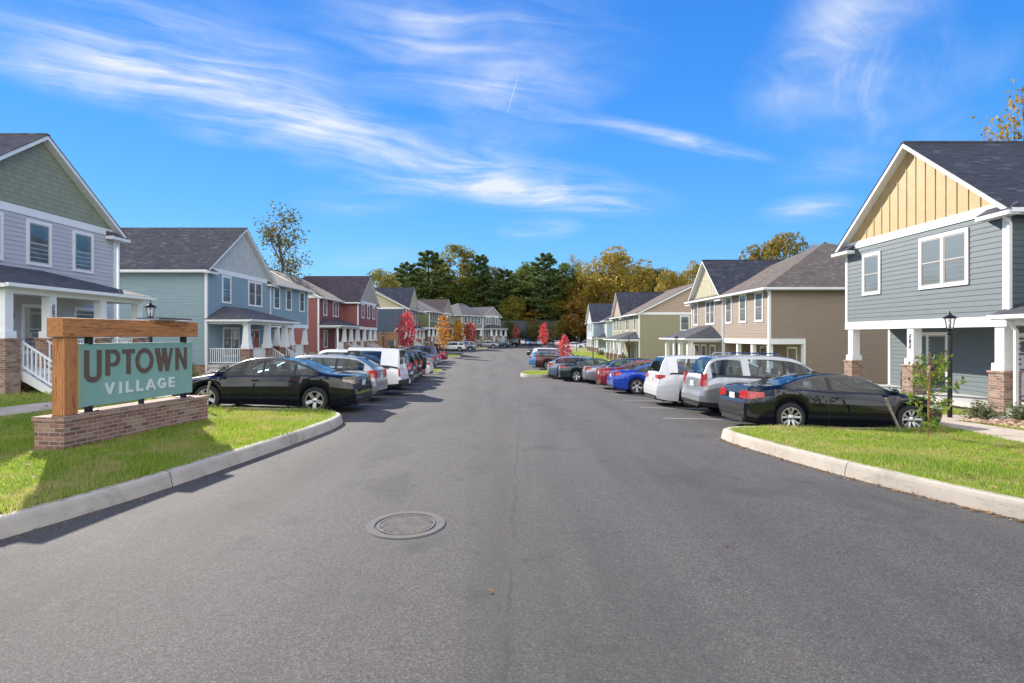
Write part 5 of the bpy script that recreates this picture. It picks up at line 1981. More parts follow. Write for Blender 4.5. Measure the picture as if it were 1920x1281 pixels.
class Glyphs:
    def __init__(s): s.m, s.k = MB(), 0
    def poly(s, pts):
        s.k += 1
        d = .014 + .0007 * (s.k % 9)
        s.m.extrude([(0.0305, a, b) for a, b in pts], (d, 0, 0))
    def stroke(s, p, q, w):
        p, q = Vector(p), Vector(q)
        n = (q - p).normalized(); n = Vector((-n.y, n.x)) * w / 2
        s.poly([p - n, q - n, q + n, p + n])
    def arc(s, cx, cy, rx, ry, a0, a1, w, n=18):
        s.k += 1
        d = .014 + .0007 * (s.k % 9)
        o, i = [], []
        for j in range(n + 1):
            t = R(a0 + (a1 - a0) * j / n)
            o.append((cx + rx * math.cos(t), cy + ry * math.sin(t)))
            i.append((cx + (rx - w) * math.cos(t), cy + (ry - w) * math.sin(t)))
        A = [(0.0305 + e, a, b) for e in (0, d) for a, b in o + i]
        N = n + 1
        f = []
        for j in range(n):
            f += [(2 * N + j, 2 * N + j + 1, 3 * N + j + 1, 3 * N + j), (j, 2 * N + j, 2 * N + j + 1, j + 1), (N + j, N + j + 1, 3 * N + j + 1, 3 * N + j)]
        f += [(0, N, 3 * N, 2 * N), (n, 2 * N + n, 3 * N + n, N + n)]
        s.m.add(A, f)
g = Glyphs()
def ly(Yw): return (Yw - SY) / .988
zt_, zb_ = 1.585, 1.125
w = .088
# U (drops a little below the line)
a, b = ly(9.16), ly(9.49)
g.stroke((a + w / 2, zt_), (a + w / 2, 1.17), w); g.stroke((b - w / 2, zt_), (b - w / 2, 1.17), w)
g.arc((a + b) / 2, 1.17, (b - a) / 2, .145, 180, 360, w)
# P
a, b = ly(9.575), ly(9.87)
g.stroke((a + w / 2, zt_), (a + w / 2, zb_), w)
g.stroke((a + w, zt_ - .032), (b - .12, zt_ - .032), .064); g.stroke((a + w, 1.315), (b - .12, 1.315), .064)
g.arc(b - .125, (zt_ + 1.283) / 2, .13, (zt_ - 1.283) / 2, -90, 90, .07)
# T
a, b = ly(9.93), ly(10.20)
g.stroke((a, zt_ - .038), (b, zt_ - .038), .076); g.stroke(((a + b) / 2, zt_ - .076), ((a + b) / 2, zb_), .09)
# O
a, b = ly(10.225), ly(10.655)
g.arc((a + b) / 2, (zt_ + zb_) / 2, (b - a) / 2, (zt_ - zb_) / 2 + .01, 0, 360, .082, 36)
# W drawn as two interlaced Vs
a, b = ly(10.685), ly(11.165)
c = (a + b) / 2; q = (b - a)
for p0, p1 in (((a + .035, zt_), (a + q * .30, zb_)), ((a + .098, zt_), (a + q * .36, zb_ + .05)), ((a + q * .52, zt_), (a + q * .33, zb_)), ((a + q * .44, zt_), (a + q * .66, zb_)), ((a + q * .56, zt_), (a + q * .70, zb_ + .06)), ((b - .035, zt_), (a + q * .70, zb_))):
    g.stroke(p0, p1, .058)
# N
a, b = ly(11.24), ly(11.56)
g.stroke((a + .04, zt_), (a + .04, zb_), .08); g.stroke((b - .04, zt_), (b - .04, zb_), .08)
g.stroke((a + .06, zt_ - .02), (b - .06, zb_ + .06), .075)
g.m.build('uptown_lettering', SIGNBROWN, sg_)
v = Glyphs()
t0, b0 = .985, .775
w = .046
a, c = ly(9.555), ly(9.765); v.stroke((a + .022, t0), ((a + c) / 2, b0 + .012), w); v.stroke((c - .022, t0), ((a + c) / 2, b0 + .012), w)
a = ly(9.87); v.stroke((a + .02, t0), (a + .02, b0), w)
for Y0, Y1 in ((10.01, 10.165), (10.25, 10.40)):
    a, c = ly(Y0), ly(Y1); v.stroke((a + .023, t0), (a + .023, b0), w); v.stroke((a + .046, b0 + .022), (c, b0 + .022), .044)
a, c = ly(10.47), ly(10.71); v.stroke((a + .02, b0), ((a + c) / 2, t0 - .008), w); v.stroke((c - .02, b0), ((a + c) / 2, t0 - .008), w); v.stroke((a + .06, b0 + .062), (c - .06, b0 + .062), .036)
a, c = ly(10.77), ly(10.985); v.arc((a + c) / 2, (t0 + b0) / 2, .108, .108, 42, 350, w, 26); v.stroke(((a + c) / 2 + .005, (t0 + b0) / 2 - .012), (c, (t0 + b0) / 2 - .012), .04)
a, c = ly(11.06), ly(11.20); v.stroke((a + .023, t0), (a + .023, b0), w)
for z in (t0 - .021, (t0 + b0) / 2, b0 + .021): v.stroke((a + .046, z), (c, z), .042)
v.m.build('village_lettering', SIGNWHITE, sg_)
# slim solar lamp on the beam
sp = thing('solar_panel', 'slim black solar panel lying on top of the cedar sign beam', 'solar panel', sg_.matrix_basis @ Vector((0.02, 2.42, 2.13)), R(-9))
m = MB(); m.box(-.24, .26, -.42, .42, .035, .06); m.build('panel', m_plain('solar_glass', (.01, .012, .03), .12, 0, 1), sp)
m = MB(); m.box(-.25, .27, -.43, .43, .022, .034); m.box(-.05, .05, -.2, .2, .0, .022); m.build('frame', ALLOY, sp)

# ------------------------------------------------------------------ lamp posts
LGLASS = NT('lantern_glass')
LGLASS.col((.8, .82, .8)); LGLASS.set(Roughness=.08, Alpha=.28)
LGLASS.b.inputs['Transmission Weight'].default_value = 0.0
LGLASS = LGLASS.m
LAMP = [None]
def lamp_post(x, y, label, lift=.18):
    if LAMP[0] is None:
        t = thing('street_lamp', label, 'street lamp', group='black lantern posts along the pavements')
        m = MB()
        m.lathe([(.001, -.3), (.055, -.3), (.055, 2.22), (.048, 2.24), (.062, 2.26), (.062, 2.29), (.03, 2.31), (.03, 2.36), (.07, 2.39), (.085, 2.42), (.001, 2.42)], 14)
        m.build('post', BLACKMETAL, t, True)
        m = MB()
        for i in range(6):
            a = 2 * PI * i / 6
            m.tube((.075 * math.cos(a), .075 * math.sin(a), 2.42), (.125 * math.cos(a), .125 * math.sin(a), 2.70), .008, .008, 5)
        m.lathe([(.13, 2.70), (.165, 2.695), (.17, 2.71), (.11, 2.76), (.05, 2.79), (.03, 2.83), (.012, 2.84), (.018, 2.87), (.001, 2.90)], 14)
        m.tube((0, 0, 2.42), (0, 0, 2.52), .018, .018, 6)
        m.build('lantern_frame', BLACKMETAL, t, 30)
        m = MB(); m.lathe([(.072, 2.42), (.122, 2.695)], 12); m.build('lantern_glass', LGLASS, t, True)
        m = MB(); m.lathe([(.001, 2.52), (.03, 2.54), (.034, 2.58), (.02, 2.64), (.001, 2.66)], 8); m.build('bulb', m_plain('frosted_bulb', (.85, .83, .78), .3), t, True)
        LAMP[0] = t; o = t
    else:
        o = copy_tree(LAMP[0])
    o.location = (x, y, tz(x, y) + lift)
    tag(o, label, 'street lamp', 'black lantern posts along the pavements')
    return o
lamp_post(at(282, 16.3), 16.3, 'black lantern post rising behind the village sign')
lamp_post(at(1781, 14.3), 14.3, 'black lantern post in front of the butter yellow gabled house')
lamp_post(at(718, 71.0), 71.0, 'black lantern post between the red house and the wooden screen')
lamp_post(at(808, 87.0), 87.0, 'black lantern post beside the dark rubbish bins')
lamp_post(at(1112, 57.0), 57.0, 'black lantern post on the grass before the moss green house')
lamp_post(at(1179, 47.0), 47.0, 'black lantern post before the porch of the moss green house')
lamp_post(at(1268, 36.0), 36.0, 'black lantern post beside the taupe house porch')
lamp_post(at(1081, 96.0), 96.0, 'black lantern post in front of the pale blue house')
# ------------------------------------------------------------------ trees, shrubs, grass
rng = np.random.default_rng(11)
def leaf_quads(c, size, rng, up=0.35, aspect=.6, jitter=.4):
    """one little folded leaf face per centre"""
    n = len(c)
    nrm = rng.normal(size=(n, 3)); nrm[:, 2] += up * 2
    nrm /= np.linalg.norm(nrm, axis=1)[:, None]
    t = np.cross(nrm, rng.normal(size=(n, 3))); t /= np.linalg.norm(t, axis=1)[:, None] + 1e-9
    b = np.cross(nrm, t)
    s = size * (1 + jitter * rng.uniform(-1, 1, n))[:, None]
    fold = nrm * s * .12
    v = np.stack([c - t * s * .5, c - b * s * aspect * .5 + fold, c + t * s * .5, c + b * s * aspect * .5 + fold], 1).reshape(-1, 3)
    f = np.arange(n * 4).reshape(n, 4)
    return v, f
def limbs(rng, height, spread, trunk_r, levels=3, lean=.05, first=.3, n0=9, up=.6, taper=.55):
    """trunk with branching limbs: list of polylines with radii, and the twig ends"""
    segs, tips = [], []
    def grow(p, d, L, r, lv):
        k = 4
        pts, rad = [p], [r]
        for i in range(k):
            d = (d + Vector(rng.normal(size=3) * .13) + Vector((0, 0, .05 if lv else 0))).normalized()
            p = p + d * L / k
            pts.append(p); rad.append(r * (1 - (1 - taper) * (i + 1) / k))
        segs.append((pts, rad))
        if lv >= levels:
            tips.append(p); tips.append(pts[2]); return
        m = n0 if lv == 0 else 4
        for i in range(m):
            t = first + (1 - first) * (i + .5) / m if lv == 0 else .35 + .65 * (i + .6) / m
            q = t * k; j = min(k - 1, int(q)); a = pts[j].lerp(pts[j + 1], q - j)
            az = i * 2.4 + rng.uniform(-.4, .4)
            if lv == 0:
                nd = Vector((math.cos(az), math.sin(az), up + .5 * t + rng.uniform(-.15, .15))).normalized()
                nl = spread * (1.05 - .55 * t) * rng.uniform(.8, 1.15)
            else:
                side = d.orthogonal(); side.rotate(Matrix.Rotation(az, 3, d)) if False else None
                ax = Vector(rng.normal(size=3)); s = d.cross(ax).normalized()
                nd = (d * .75 + s * .75 + Vector((0, 0, .15))).normalized(); nl = L * rng.uniform(.42, .62)
            grow(a, nd, nl, max(.012, rad[j] * (.5 if lv == 0 else .55)), lv + 1)
    grow(Vector((0, 0, -.3)), Vector((lean, 0, 1)).normalized(), height, trunk_r, 0)
    return segs, tips
def trunk_obj(name, segs, mat, parent, minr=.0):
    m = MB()
    for pts, rad in segs:
        if rad[0] >= minr:
            m.path(pts, rad, 7 if rad[0] > .05 else 4)
    return m.build(name, mat, parent, True)
BARK = m_bark('grey_brown_bark', (0.13, 0.105, 0.085))
BARKD = m_bark('dark_bark', (0.06, 0.05, 0.042))
LEAF = {
 'gold': m_leaf('golden_oak_leaves', [(.17, .18, .028), (.36, .27, .032), (.50, .31, .035), (.22, .22, .034), (.40, .23, .028)]),
 'thin': m_leaf('thin_yellow_brown_leaves', [(.34, .22, .05), (.46, .30, .07), (.26, .20, .05), (.38, .20, .04)], .5),
 'rust': m_leaf('rust_and_green_leaves', [(.14, .17, .028), (.28, .18, .03), (.38, .19, .03), (.20, .21, .03), (.13, .15, .03)]),
 'yellowgreen': m_leaf('yellow_green_leaves', [(.12, .14, .02), (.24, .22, .025), (.34, .27, .03), (.16, .17, .025)]),
 'green': m_leaf('late_green_leaves', [(.08, .13, .025), (.13, .19, .03), (.18, .21, .038), (.09, .13, .03)]),
 'olive': m_leaf('olive_leaves', [(.10, .105, .025), (.16, .15, .03), (.21, .16, .03), (.11, .11, .025)]),
 'dark': m_leaf('dark_green_leaves', [(.05, .085, .022), (.085, .125, .028), (.12, .145, .032)]),
 'orange': m_leaf('orange_leaves', [(.36, .16, .022), (.46, .23, .028), (.26, .18, .028), (.17, .17, .03)]),
 'pine': m_leaf('pine_needles', [(.07, .125, .034), (.115, .175, .044), (.17, .21, .054), (.09, .14, .04)], .45),
 'bare': m_leaf('last_brown_leaves', [(.13, .09, .06), (.18, .12, .08), (.10, .08, .06)], .2),
 'red': m_leaf('red_maple_leaves', [(.62, .07, .08), (.75, .12, .13), (.50, .05, .06), (.70, .20, .17)], .5),
 'amber': m_leaf('amber_maple_leaves', [(.60, .26, .03), (.55, .17, .03), (.62, .34, .05), (.42, .20, .04)], .4),
 'yellow': m_leaf('yellow_maple_leaves', [(.70, .40, .03), (.62, .30, .02), (.55, .32, .05)], .4),
 'coral': m_leaf('coral_maple_leaves', [(.50, .10, .07), (.58, .16, .10), (.40, .07, .06), (.45, .16, .07)], .4),
 'sapling': m_leaf('sapling_leaves', [(.07, .15, .018), (.13, .24, .025), (.20, .30, .035), (.28, .27, .04)], .5),
 'shrub': m_leaf('shrub_leaves', [(.10, .15, .05), (.17, .22, .08), (.24, .26, .11), (.13, .16, .06)], .3),
 'ever': m_leaf('evergreen_shrub_leaves', [(.012, .028, .012), (.025, .045, .016)], .1),
}
TREES = {}
def crown_points(rng, kind, H, W):
    """leaf centres for one crown of total height H and width W"""
    if kind in ('oak', 'tall'):
        z0 = .22 if kind == 'oak' else .16
        n, per = (96, 150) if kind == 'oak' else (80, 130)
        a = rng.uniform(0, 2 * PI, n)
        u = rng.uniform(-1, 1, n)
        rr = np.sqrt(1 - u * u)
        rad = rng.uniform(.55, 1.0, n) ** .5
        zc = H * (z0 + (1 - z0) * (.5 + .47 * u * rad))
        prof = 1.0 if kind == 'oak' else .9
        c = np.stack([np.cos(a) * rr * rad * W / 2 * prof, np.sin(a) * rr * rad * W / 2 * prof, zc], 1)
        cr = rng.uniform(.09, .17, n) * W * (1 if kind == 'oak' else 1.2)
        pts = []
        for i in range(n):
            q = rng.normal(size=(per, 3)); q /= np.linalg.norm(q, axis=1)[:, None]
            q *= (rng.uniform(.35, 1, per) ** .4)[:, None] * cr[i]
            q[:, 2] *= .75
            pts.append(c[i] + q)
        return np.concatenate(pts)
    if kind == 'pine':
        pts = []
        nb = 58
        for i in range(nb):
            t = (i + .5) / nb
            z = H * (.10 + .86 * t)
            env = W / 2 * min(1, 2.1 * (1 - t) + .10) ** .75 * (.55 + .55 * rng.uniform())
            az = i * 2.39996 + rng.uniform(-.4, .4)
            k = 150
            s = rng.uniform(.15, 1, k) ** .55
            wd = env * .36
            off = np.clip(rng.normal(size=(k, 2)), -2, 2) * .55
            x = s * env; y = off[:, 0] * wd * (1.1 - .4 * s); zz = z + s * env * (.05 + .35 * t) + off[:, 1] * .38
            pts.append(np.stack([x * math.cos(az) - y * math.sin(az), x * math.sin(az) + y * math.cos(az), zz], 1))
        return np.concatenate(pts)
def proto_tree(kind, variant):
    key = (kind, variant)
    if key in TREES:
        return TREES[key]
    r = np.random.default_rng(100 + hash(kind) % 1 + variant * 7 + len(kind) * 13)
    H = 20.0
    W = {'oak': 16.0, 'tall': 9.5, 'pine': 9.0, 'bare': 9.0, 'sparse': 11.0}[kind]
    t = thing('tree', 'tree', 'tree')
    if kind == 'pine':
        m = MB(); m.path([Vector((0, 0, -.5)), Vector((.1, 0, H * .4)), Vector((0, .1, H * .97))], [.34, .24, .03], 8)
        r2 = np.random.default_rng(variant)
        for i in range(26):
            z = H * (.12 + .6 * i / 26); a = i * 2.4; L = W / 2 * .6
            m.tube((0, 0, z), (math.cos(a) * L, math.sin(a) * L, z + L * .12), .05, .015, 4)
        m.build('trunk', BARKD, t, True)
        v, f = leaf_quads(crown_points(r, 'pine', H, W), .50, r, .4, .5)
        np_mesh('crown', v, f, LEAF['pine'], t)
    elif kind in ('oak', 'tall'):
        segs, tips = limbs(r, H * .72, W * .42, .36, 2, .03, .22, 10, .55)
        trunk_obj('trunk', segs, BARK, t)
        pts = crown_points(r, kind, H, W)
        v, f = leaf_quads(pts, .55 if kind == 'oak' else .46, r)
        np_mesh('crown', v, f, LEAF['gold'], t)
    else:
        segs, tips = limbs(r, H * .86, W * .42, .26, 3, .03, .25, 11, .75 if kind == 'bare' else .5)
        trunk_obj('trunk', segs, BARK, t)
        tp = np.array([tuple(q) for q in tips])
        k = 2 if kind == 'bare' else (9 if variant == 0 else 4)
        c = np.repeat(tp, k, 0) + r.normal(size=(len(tp) * k, 3)) * (.35 if kind == 'bare' else .55)
        if kind == 'bare': c = c[::3]
        v, f = leaf_quads(c, .20 if kind == 'bare' else .33, r)
        np_mesh('crown', v, f, LEAF['bare'], t)
    TREES[key] = [t, False]
    return TREES[key]
WOOD_GROUP = 'trees of the wood behind the houses'
def tree(kind, px, top, Y, wpx, leaf, label, variant=0, group=WOOD_GROUP, x=None):
    p = proto_tree(kind, variant)
    if not p[1]:
        o = p[0]; p[1] = True
    else:
        o = copy_tree(p[0])
    X = at(px, Y) if x is None else x
    g = tz(X, Y) - (.3 if abs(X) > 26 or Y > 150 else -.18)
    ztop = CAM_H + (HZ - top) / F * Y
    H = max(4, ztop - g)
    W = {'oak': 16.0, 'tall': 9.5, 'pine': 9.0, 'bare': 9.0, 'sparse': 11.0}[kind]
    s = H / 20.0
    sw = wpx / F * Y / W
    o.location = (X, Y, g); o.scale = (sw, sw, s); o.rotation_euler = (0, 0, (px * 37 % 628) / 100)
    tag(o, label, 'tree', group)
    for c in o.children:
        if c.name.split('.')[0] == 'crown' and leaf:
            relink(c, 0, LEAF[leaf])
    return o
tree('sparse', 527, 392, 62, 165, 'olive', 'tall open tree with thin olive leaves behind the slate blue house')
tree('bare', 668, 495, 112, 62, 'bare', 'bare twiggy tree showing above the red house roof')
tree('oak', 716, 505, 120, 74, 'yellowgreen', 'rounded yellow green tree between the red and navy house roofs')
tree('pine', 764, 490, 150, 100, 'pine', 'dark pine at the left edge of the wood')
tree('pine', 804, 467, 156, 112, 'pine', 'tallest dark pine on the left of the wood', 1)
tree('tall', 853, 458, 166, 86, 'yellowgreen', 'tall yellow green tree right of the tallest left pine')
tree('bare', 882, 462, 176, 56, 'bare', 'bare grey tree rising behind the yellow green tree', 1)
tree('pine', 902, 476, 162, 78, 'pine', 'narrow pine between two bare trees')
tree('bare', 922, 482, 174, 50, 'bare', 'bare tree right of the narrow pine')
tree('pine', 944, 502, 158, 92, 'pine', 'broad pine above the roof of the stone grey house', 1)
tree('bare', 972, 498, 172, 60, 'bare', 'bare brown tree near the middle of the wood', 1)
tree('tall', 990, 490, 168, 50, 'green', 'slim green tree left of the tall middle pine', 1)
tree('pine', 1022, 473, 157, 105, 'pine', 'tall dense pine in the middle of the wood')
tree('tall', 1082, 528, 158, 56, 'orange', 'orange leaved tree right of the tall middle pine')
tree('sparse', 1097, 468, 178, 56, 'gold', 'slender open tree with golden leaves beside the great golden oak')
tree('oak', 1152, 474, 152, 138, 'gold', 'great round golden oak above the right row of roofs', 1)
tree('oak', 1212, 503, 160, 66, 'dark', 'dark green tree at the right shoulder of the great golden oak')
tree('bare', 1224, 488, 176, 44, 'bare', 'bare twigs rising right of the great golden oak')
tree('oak', 1262, 508, 128, 66, 'gold', 'golden oak over the moss green house roof')
tree('oak', 1302, 498, 134, 66, 'gold', 'golden oak behind the cream gable of the taupe house', 1)
tree('oak', 1456, 440, 88, 118, 'rust', 'rust and green oak over the ridge of the taupe house')
tree('sparse', 1556, 446, 96, 60, 'rust', 'thin rusty tree behind the chimneyless brown hip roof')
tree('sparse', 1922, 78, 38, 235, 'thin', 'tall tree with sparse yellow leaves over the butter yellow gabled house', 1)
rr = np.random.default_rng(5)
FILL = [('pine', 'pine', 'dark pine standing deep in the wood'), ('tall', 'green', 'leafy green tree standing deep in the wood'), ('tall', 'olive', 'olive brown tree standing deep in the wood'), ('oak', 'dark', 'low dark tree at the foot of the wood'),
        ('tall', 'orange', 'orange tree standing deep in the wood'), ('bare', 'bare', 'bare tree standing deep in the wood'), ('oak', 'yellowgreen', 'yellow green tree at the foot of the wood')]
for i, px in enumerate(np.linspace(738, 1240, 50)):
    k = [1, 2, 0, 6, 1, 2, 0, 5, 1, 6, 2, 4][i % 12]
    kd, lf, lb = FILL[k]
    tree(kd, px + rr.uniform(-6, 6), rr.uniform(490, 540) + (22 if kd == 'oak' else 0), rr.uniform(160, 190), rr.uniform(58, 84), lf, lb, i % 2, lb.replace('tree standing', 'trees standing').replace('pine standing', 'pines standing').replace('tree at', 'trees at'))
for i, px in enumerate(np.linspace(950, 1240, 17)):
    kd, lf, lb = [FILL[3], FILL[6], FILL[0], FILL[4]][i % 4]
    tree(kd, px + rr.uniform(-6, 6), rr.uniform(556, 582), rr.uniform(153.5, 158), rr.uniform(42, 60), lf, lb, i % 2, lb.replace('tree standing', 'trees standing').replace('pine standing', 'pines standing').replace('tree at', 'trees at'))

tree('tall', 1086, 556, 146.5, 66, 'orange', 'bushy orange and green tree with a clear trunk in front of the timber wall', 1)
for i, (px, tp, w_, lf) in enumerate(((955, 602, 26, 'dark'), (1003, 606, 30, 'olive'), (1052, 600, 28, 'yellowgreen'), (1098, 604, 26, 'dark'))):
    tree('oak', px, tp, 148.5, w_, lf, ['low dark green tree at the left end of the timber wall', 'low olive tree before the middle of the timber wall', 'low yellow green tree before the timber wall', 'low dark green tree at the right end of the timber wall'][i], i % 2, 'low trees before the timber wall')

# young street maples
def maple(px, top, Y, wpx, leaf, label, seed, x=None, n=900, base=.26, size=.17):
    r = np.random.default_rng(seed)
    X = at(px, Y) if x is None else x
    g = tz(X, Y) + .18
    H = CAM_H + (HZ - top) / F * Y - g
    W = wpx / F * Y
    t = thing('young_maple', label, 'young tree', (X, Y, g), 0, 'young maples planted along the street')
    segs, tips = limbs(r, H * .9, W * .45, .05, 2, .02, .3, 12, 1.1)
    trunk_obj('trunk', segs, BARK, t)
    k = 34
    cl = []
    for i in range(k):
        u = (i + .5) / k
        z = H * (base + (1 - base) * u)
        w = W / 2 * (math.sin(PI * min(1, u * .86 + .13)) ** .8)
        a = i * 2.4
        q = w * r.uniform(.35, .95)
        cl.append((math.cos(a) * q, math.sin(a) * q, z))
    cl = np.array(cl)
    c = cl[r.integers(0, k, n)] + r.normal(size=(n, 3)) * np.array([W * .105, W * .105, H * .042])
    v, f = leaf_quads(c, size, r, .2, .85)
    np_mesh('crown', v, f, LEAF[leaf], t)
    return t
maple(762, 588, 61.0, 38, 'red', 'bright red young maple on the lawn before the navy house', 1, n=900, size=.24)
maple(832, 594, 68.5, 30, 'amber', 'orange young maple on the third left grass island', 2, n=650, size=.24)
maple(859, 602, 104.0, 24, 'yellow', 'bright yellow young maple on the far left island', 3, n=1100, size=.30)
maple(881, 607, 106.0, 27, 'coral', 'coral red young maple next to the yellow one', 4, n=900, size=.32)
maple(1058, 631, 39.0, 27, 'red', 'red young maple on the right grass island before the maroon suv', 5, n=650, size=.12, base=.30)
maple(1019, 609, 100.3, 19, 'red', 'slim red young maple in the middle distance of the parking', 6, n=480, size=.24)
maple(1034, 612, 141.5, 22, 'olive', 'small olive tree against the dark timber wall', 7, n=500, size=.35)
maple(967, 610, 146.0, 14, 'coral', 'small dull red tree against the dark timber wall', 8, n=300, size=.30)
maple(1432, 652, 27.5, 32, 'bare', 'thin bare sapling with a few brown leaves by the taupe house porch', 9, n=90, size=.07, x=at(1432, 27.5))
maple(723, 612, 73.5, 18, 'bare', 'twiggy sapling with brown leaves beside the wooden screen', 10, n=120, size=.13)

# near sapling on the right island, with its guy stake
sx, sy, _ = on_ground(1740, 826, .15)
sz = tz(sx, sy) + .18
st = thing('sapling', 'leafy green sapling on the right grass island beside the black coupe', 'sapling', (sx, sy, sz))
r = np.random.default_rng(21)
m = MB()
tr = [Vector((0, 0, -.1)), Vector((.01, 0, .45)), Vector((.02, .01, .9)), Vector((.05, 0, 1.35)), Vector((.06, .02, 1.72))]
m.path(tr, [.021, .018, .015, .010, .004], 8)
cl = []
for i in range(26):
    z = .22 + 1.4 * i / 26
    a = i * 2.2 + r.uniform(-.5, .5)
    L = (.18 if i < 5 else .44 * (1 - .55 * (z / 1.8)) + .12) * r.uniform(.7, 1.3)
    if i == 11: a, L = .1, .85
    p0 = Vector((.02 + .02 * z, 0, z)); d = Vector((math.cos(a), math.sin(a), .45)).normalized()
    p1 = p0 + d * L * .6; p2 = p0 + d * L + Vector((0, 0, -.04))
    m.path([p0, p1, p2], [.006, .004, .002], 4)
    for q in np.linspace(.3, 1.05, 9):
        c = p0.lerp(p2, q)
        for _ in range(2): cl.append(tuple(c + Vector(r.normal(size=3) * .04)))
m.build('trunk', m_bark('ruddy_bark', (.32, .15, .06)), st, True)
v, f = leaf_quads(np.array(cl), .10, r, .5, .5)
np_mesh('crown', v, f, LEAF['sapling'], st)
WEATHERED = m_woodz('weathered_stake', (.30, .25, .21))
def stake(x, y, lean, h, label, wire=None):
    t = thing('stake', label, 'stake', (x, y, tz(x, y) + .17))
    m = MB(); m.tube((0, 0, -.1), (lean[0], lean[1], h), .028, .028, 8); m.build('pole', WEATHERED, t)
    if wire:
        m = MB(); m.tube((lean[0] * .6, lean[1] * .6, h * .6), wire, .004, .004, 5); m.build('guy_wire', BLACKMETAL, t)
    return t
ax, ay, _ = on_ground(1692, 811, .15)
stake(ax, ay, (-.30, .1, 0), .72, 'weathered guy stake leaning beside the green sapling', (sx - ax + .02, sy - ay, .62))
bx, by = at(379, 13.0), 13.0
stake(bx, by, (.16, .05, 0), .72, 'pale stake leaning at the front of the black sedan')

# shrubs by the porches
SH = [None]
def shrub(x, y, s, label, leaf='shrub', grp='small shrubs planted by the porches', squash=1.0):
    if SH[0] is None:
        t = thing('shrub', label, 'shrub')
        r = np.random.default_rng(3)
        m = MB(); pts = []
        for i in range(90):
            a, e = r.uniform(0, 2 * PI), r.uniform(.25, 1.45)
            d = Vector((math.cos(a) * math.cos(e), math.sin(a) * math.cos(e), math.sin(e))) * r.uniform(.35, .55)
            m.tube((0, 0, -.05), d, .005, .002, 3, caps=False)
            for q in r.uniform(.35, 1.1, 16): pts.append(tuple(d * q + Vector(r.normal(size=3) * .03)))
        m.build('stems', BARK, t)
        v, f = leaf_quads(np.array(pts), .075, r, .6, .28)
        np_mesh('leaves', v, f, LEAF['shrub'], t)
        SH[0] = t; o = t
    else: o = copy_tree(SH[0])
    o.location = (x, y, tz(x, y) + .18); o.scale = (s, s, s * squash); o.rotation_euler = (0, 0, x * 3)
    tag(o, label, 'shrub', grp)
    for c in o.children:
        if c.name.startswith('leaves'): relink(c, 0, LEAF[leaf])
shrub(at(1836, 13.9), 13.9, 1.0, 'grassy shrub beside the downspout of the blue grey house')
shrub(at(1917, 13.4), 13.4, .95, 'grassy shrub right of the corner brick pier, at the frame edge')
shrub(at(1675, 17.6), 17.6, 1.15, 'grassy shrub in front of the middle brick pier numbered 202')
shrub(at(1617, 20.5), 20.5, .9, 'grassy shrub between the far and middle brick piers')
shrub(at(425, 29.6), 29.6, 1.1, 'dark green shrub under the railed porch of the slate blue house', 'dark')
shrub(at(345, 24.5), 24.5, 1.5, 'yellow green shrub showing above the village sign panel', 'sapling')
for i, (px, Y) in enumerate(((1172, 60), (1143, 72), (1128, 80))):
    shrub(at(px, Y), Y, 1.6, ['pale shrub before the first pier of the moss green house', 'pale shrub midway along the moss green house front', 'pale shrub near the pale blue house corner'][i])
for i, px in enumerate((946, 963, 980, 1005, 1052, 1063)):
    shrub(at(px, 148), 148, 4.2, 'dark evergreen bush at the foot of the timber wall', 'ever', 'dark evergreen bushes at the timber wall', 1.5)
for i, (px, Y) in enumerate(((775, 78), (795, 80), (735, 75))):
    shrub(at(px, Y), Y, 2.0, ['dark bush left of the navy house stairs', 'dark bush right of the navy house stairs', 'dark bush before the wooden screen'][i], 'dark')

# stones at the foot of the porch
def rock_bed(name, x0, x1, y0, y1, n, mat):
    r = np.random.default_rng(9)
    m = MB()
    base = [(math.cos(a) * (1 if k % 2 else .8), math.sin(a) * (1 if k % 2 else .8)) for k, a in enumerate(np.linspace(0, 2 * PI, 6, endpoint=False))]
    for _ in range(n):
        x, y = r.uniform(x0, x1), r.uniform(y0, y1)
        s = r.uniform(.04, .115); a = r.uniform(0, PI); h = s * r.uniform(.4, .8)
        z = tz(x, y) + .19 + r.uniform(0, .05)
        pts = []
        for k, (sc_, zz) in enumerate(((.9, -.2), (1, .35), (.5, 1.0))):
            for bx_, by_ in base:
                q = r.uniform(.8, 1.15)
                pts.append((x + (bx_ * math.cos(a) - by_ * math.sin(a) * .7) * s * sc_ * q, y + (bx_ * math.sin(a) + by_ * math.cos(a) * .7) * s * sc_ * q, z + zz * h))
        f = []
        for k in range(2):
            for i in range(6): f.append((k * 6 + i, k * 6 + (i + 1) % 6, (k + 1) * 6 + (i + 1) % 6, (k + 1) * 6 + i))
        f.append(tuple(range(12, 18)))
        m.add(pts, f)
    o = m.build(name, mat)
    o['kind'] = 'stuff'
    return o
def m_rock():
    t = NT('river_stones')
    g = t.n('ShaderNodeNewGeometry')
    t.col(t.ramp(g.outputs['Random Per Island'], [(0, (.20, .11, .07)), (.3, (.38, .22, .14)), (.6, (.46, .30, .20)), (.85, (.52, .40, .30)), (1, (.30, .24, .20))]))
    t.set(Roughness=.85)
    return t.m
ROCK = m_rock()
rock_bed('gravel', 11.5, 14.0, 10.6, 13.6, 1500, ROCK)
rock_bed('gravel', -17.6, -15.6, 29.6, 30.8, 260, ROCK)

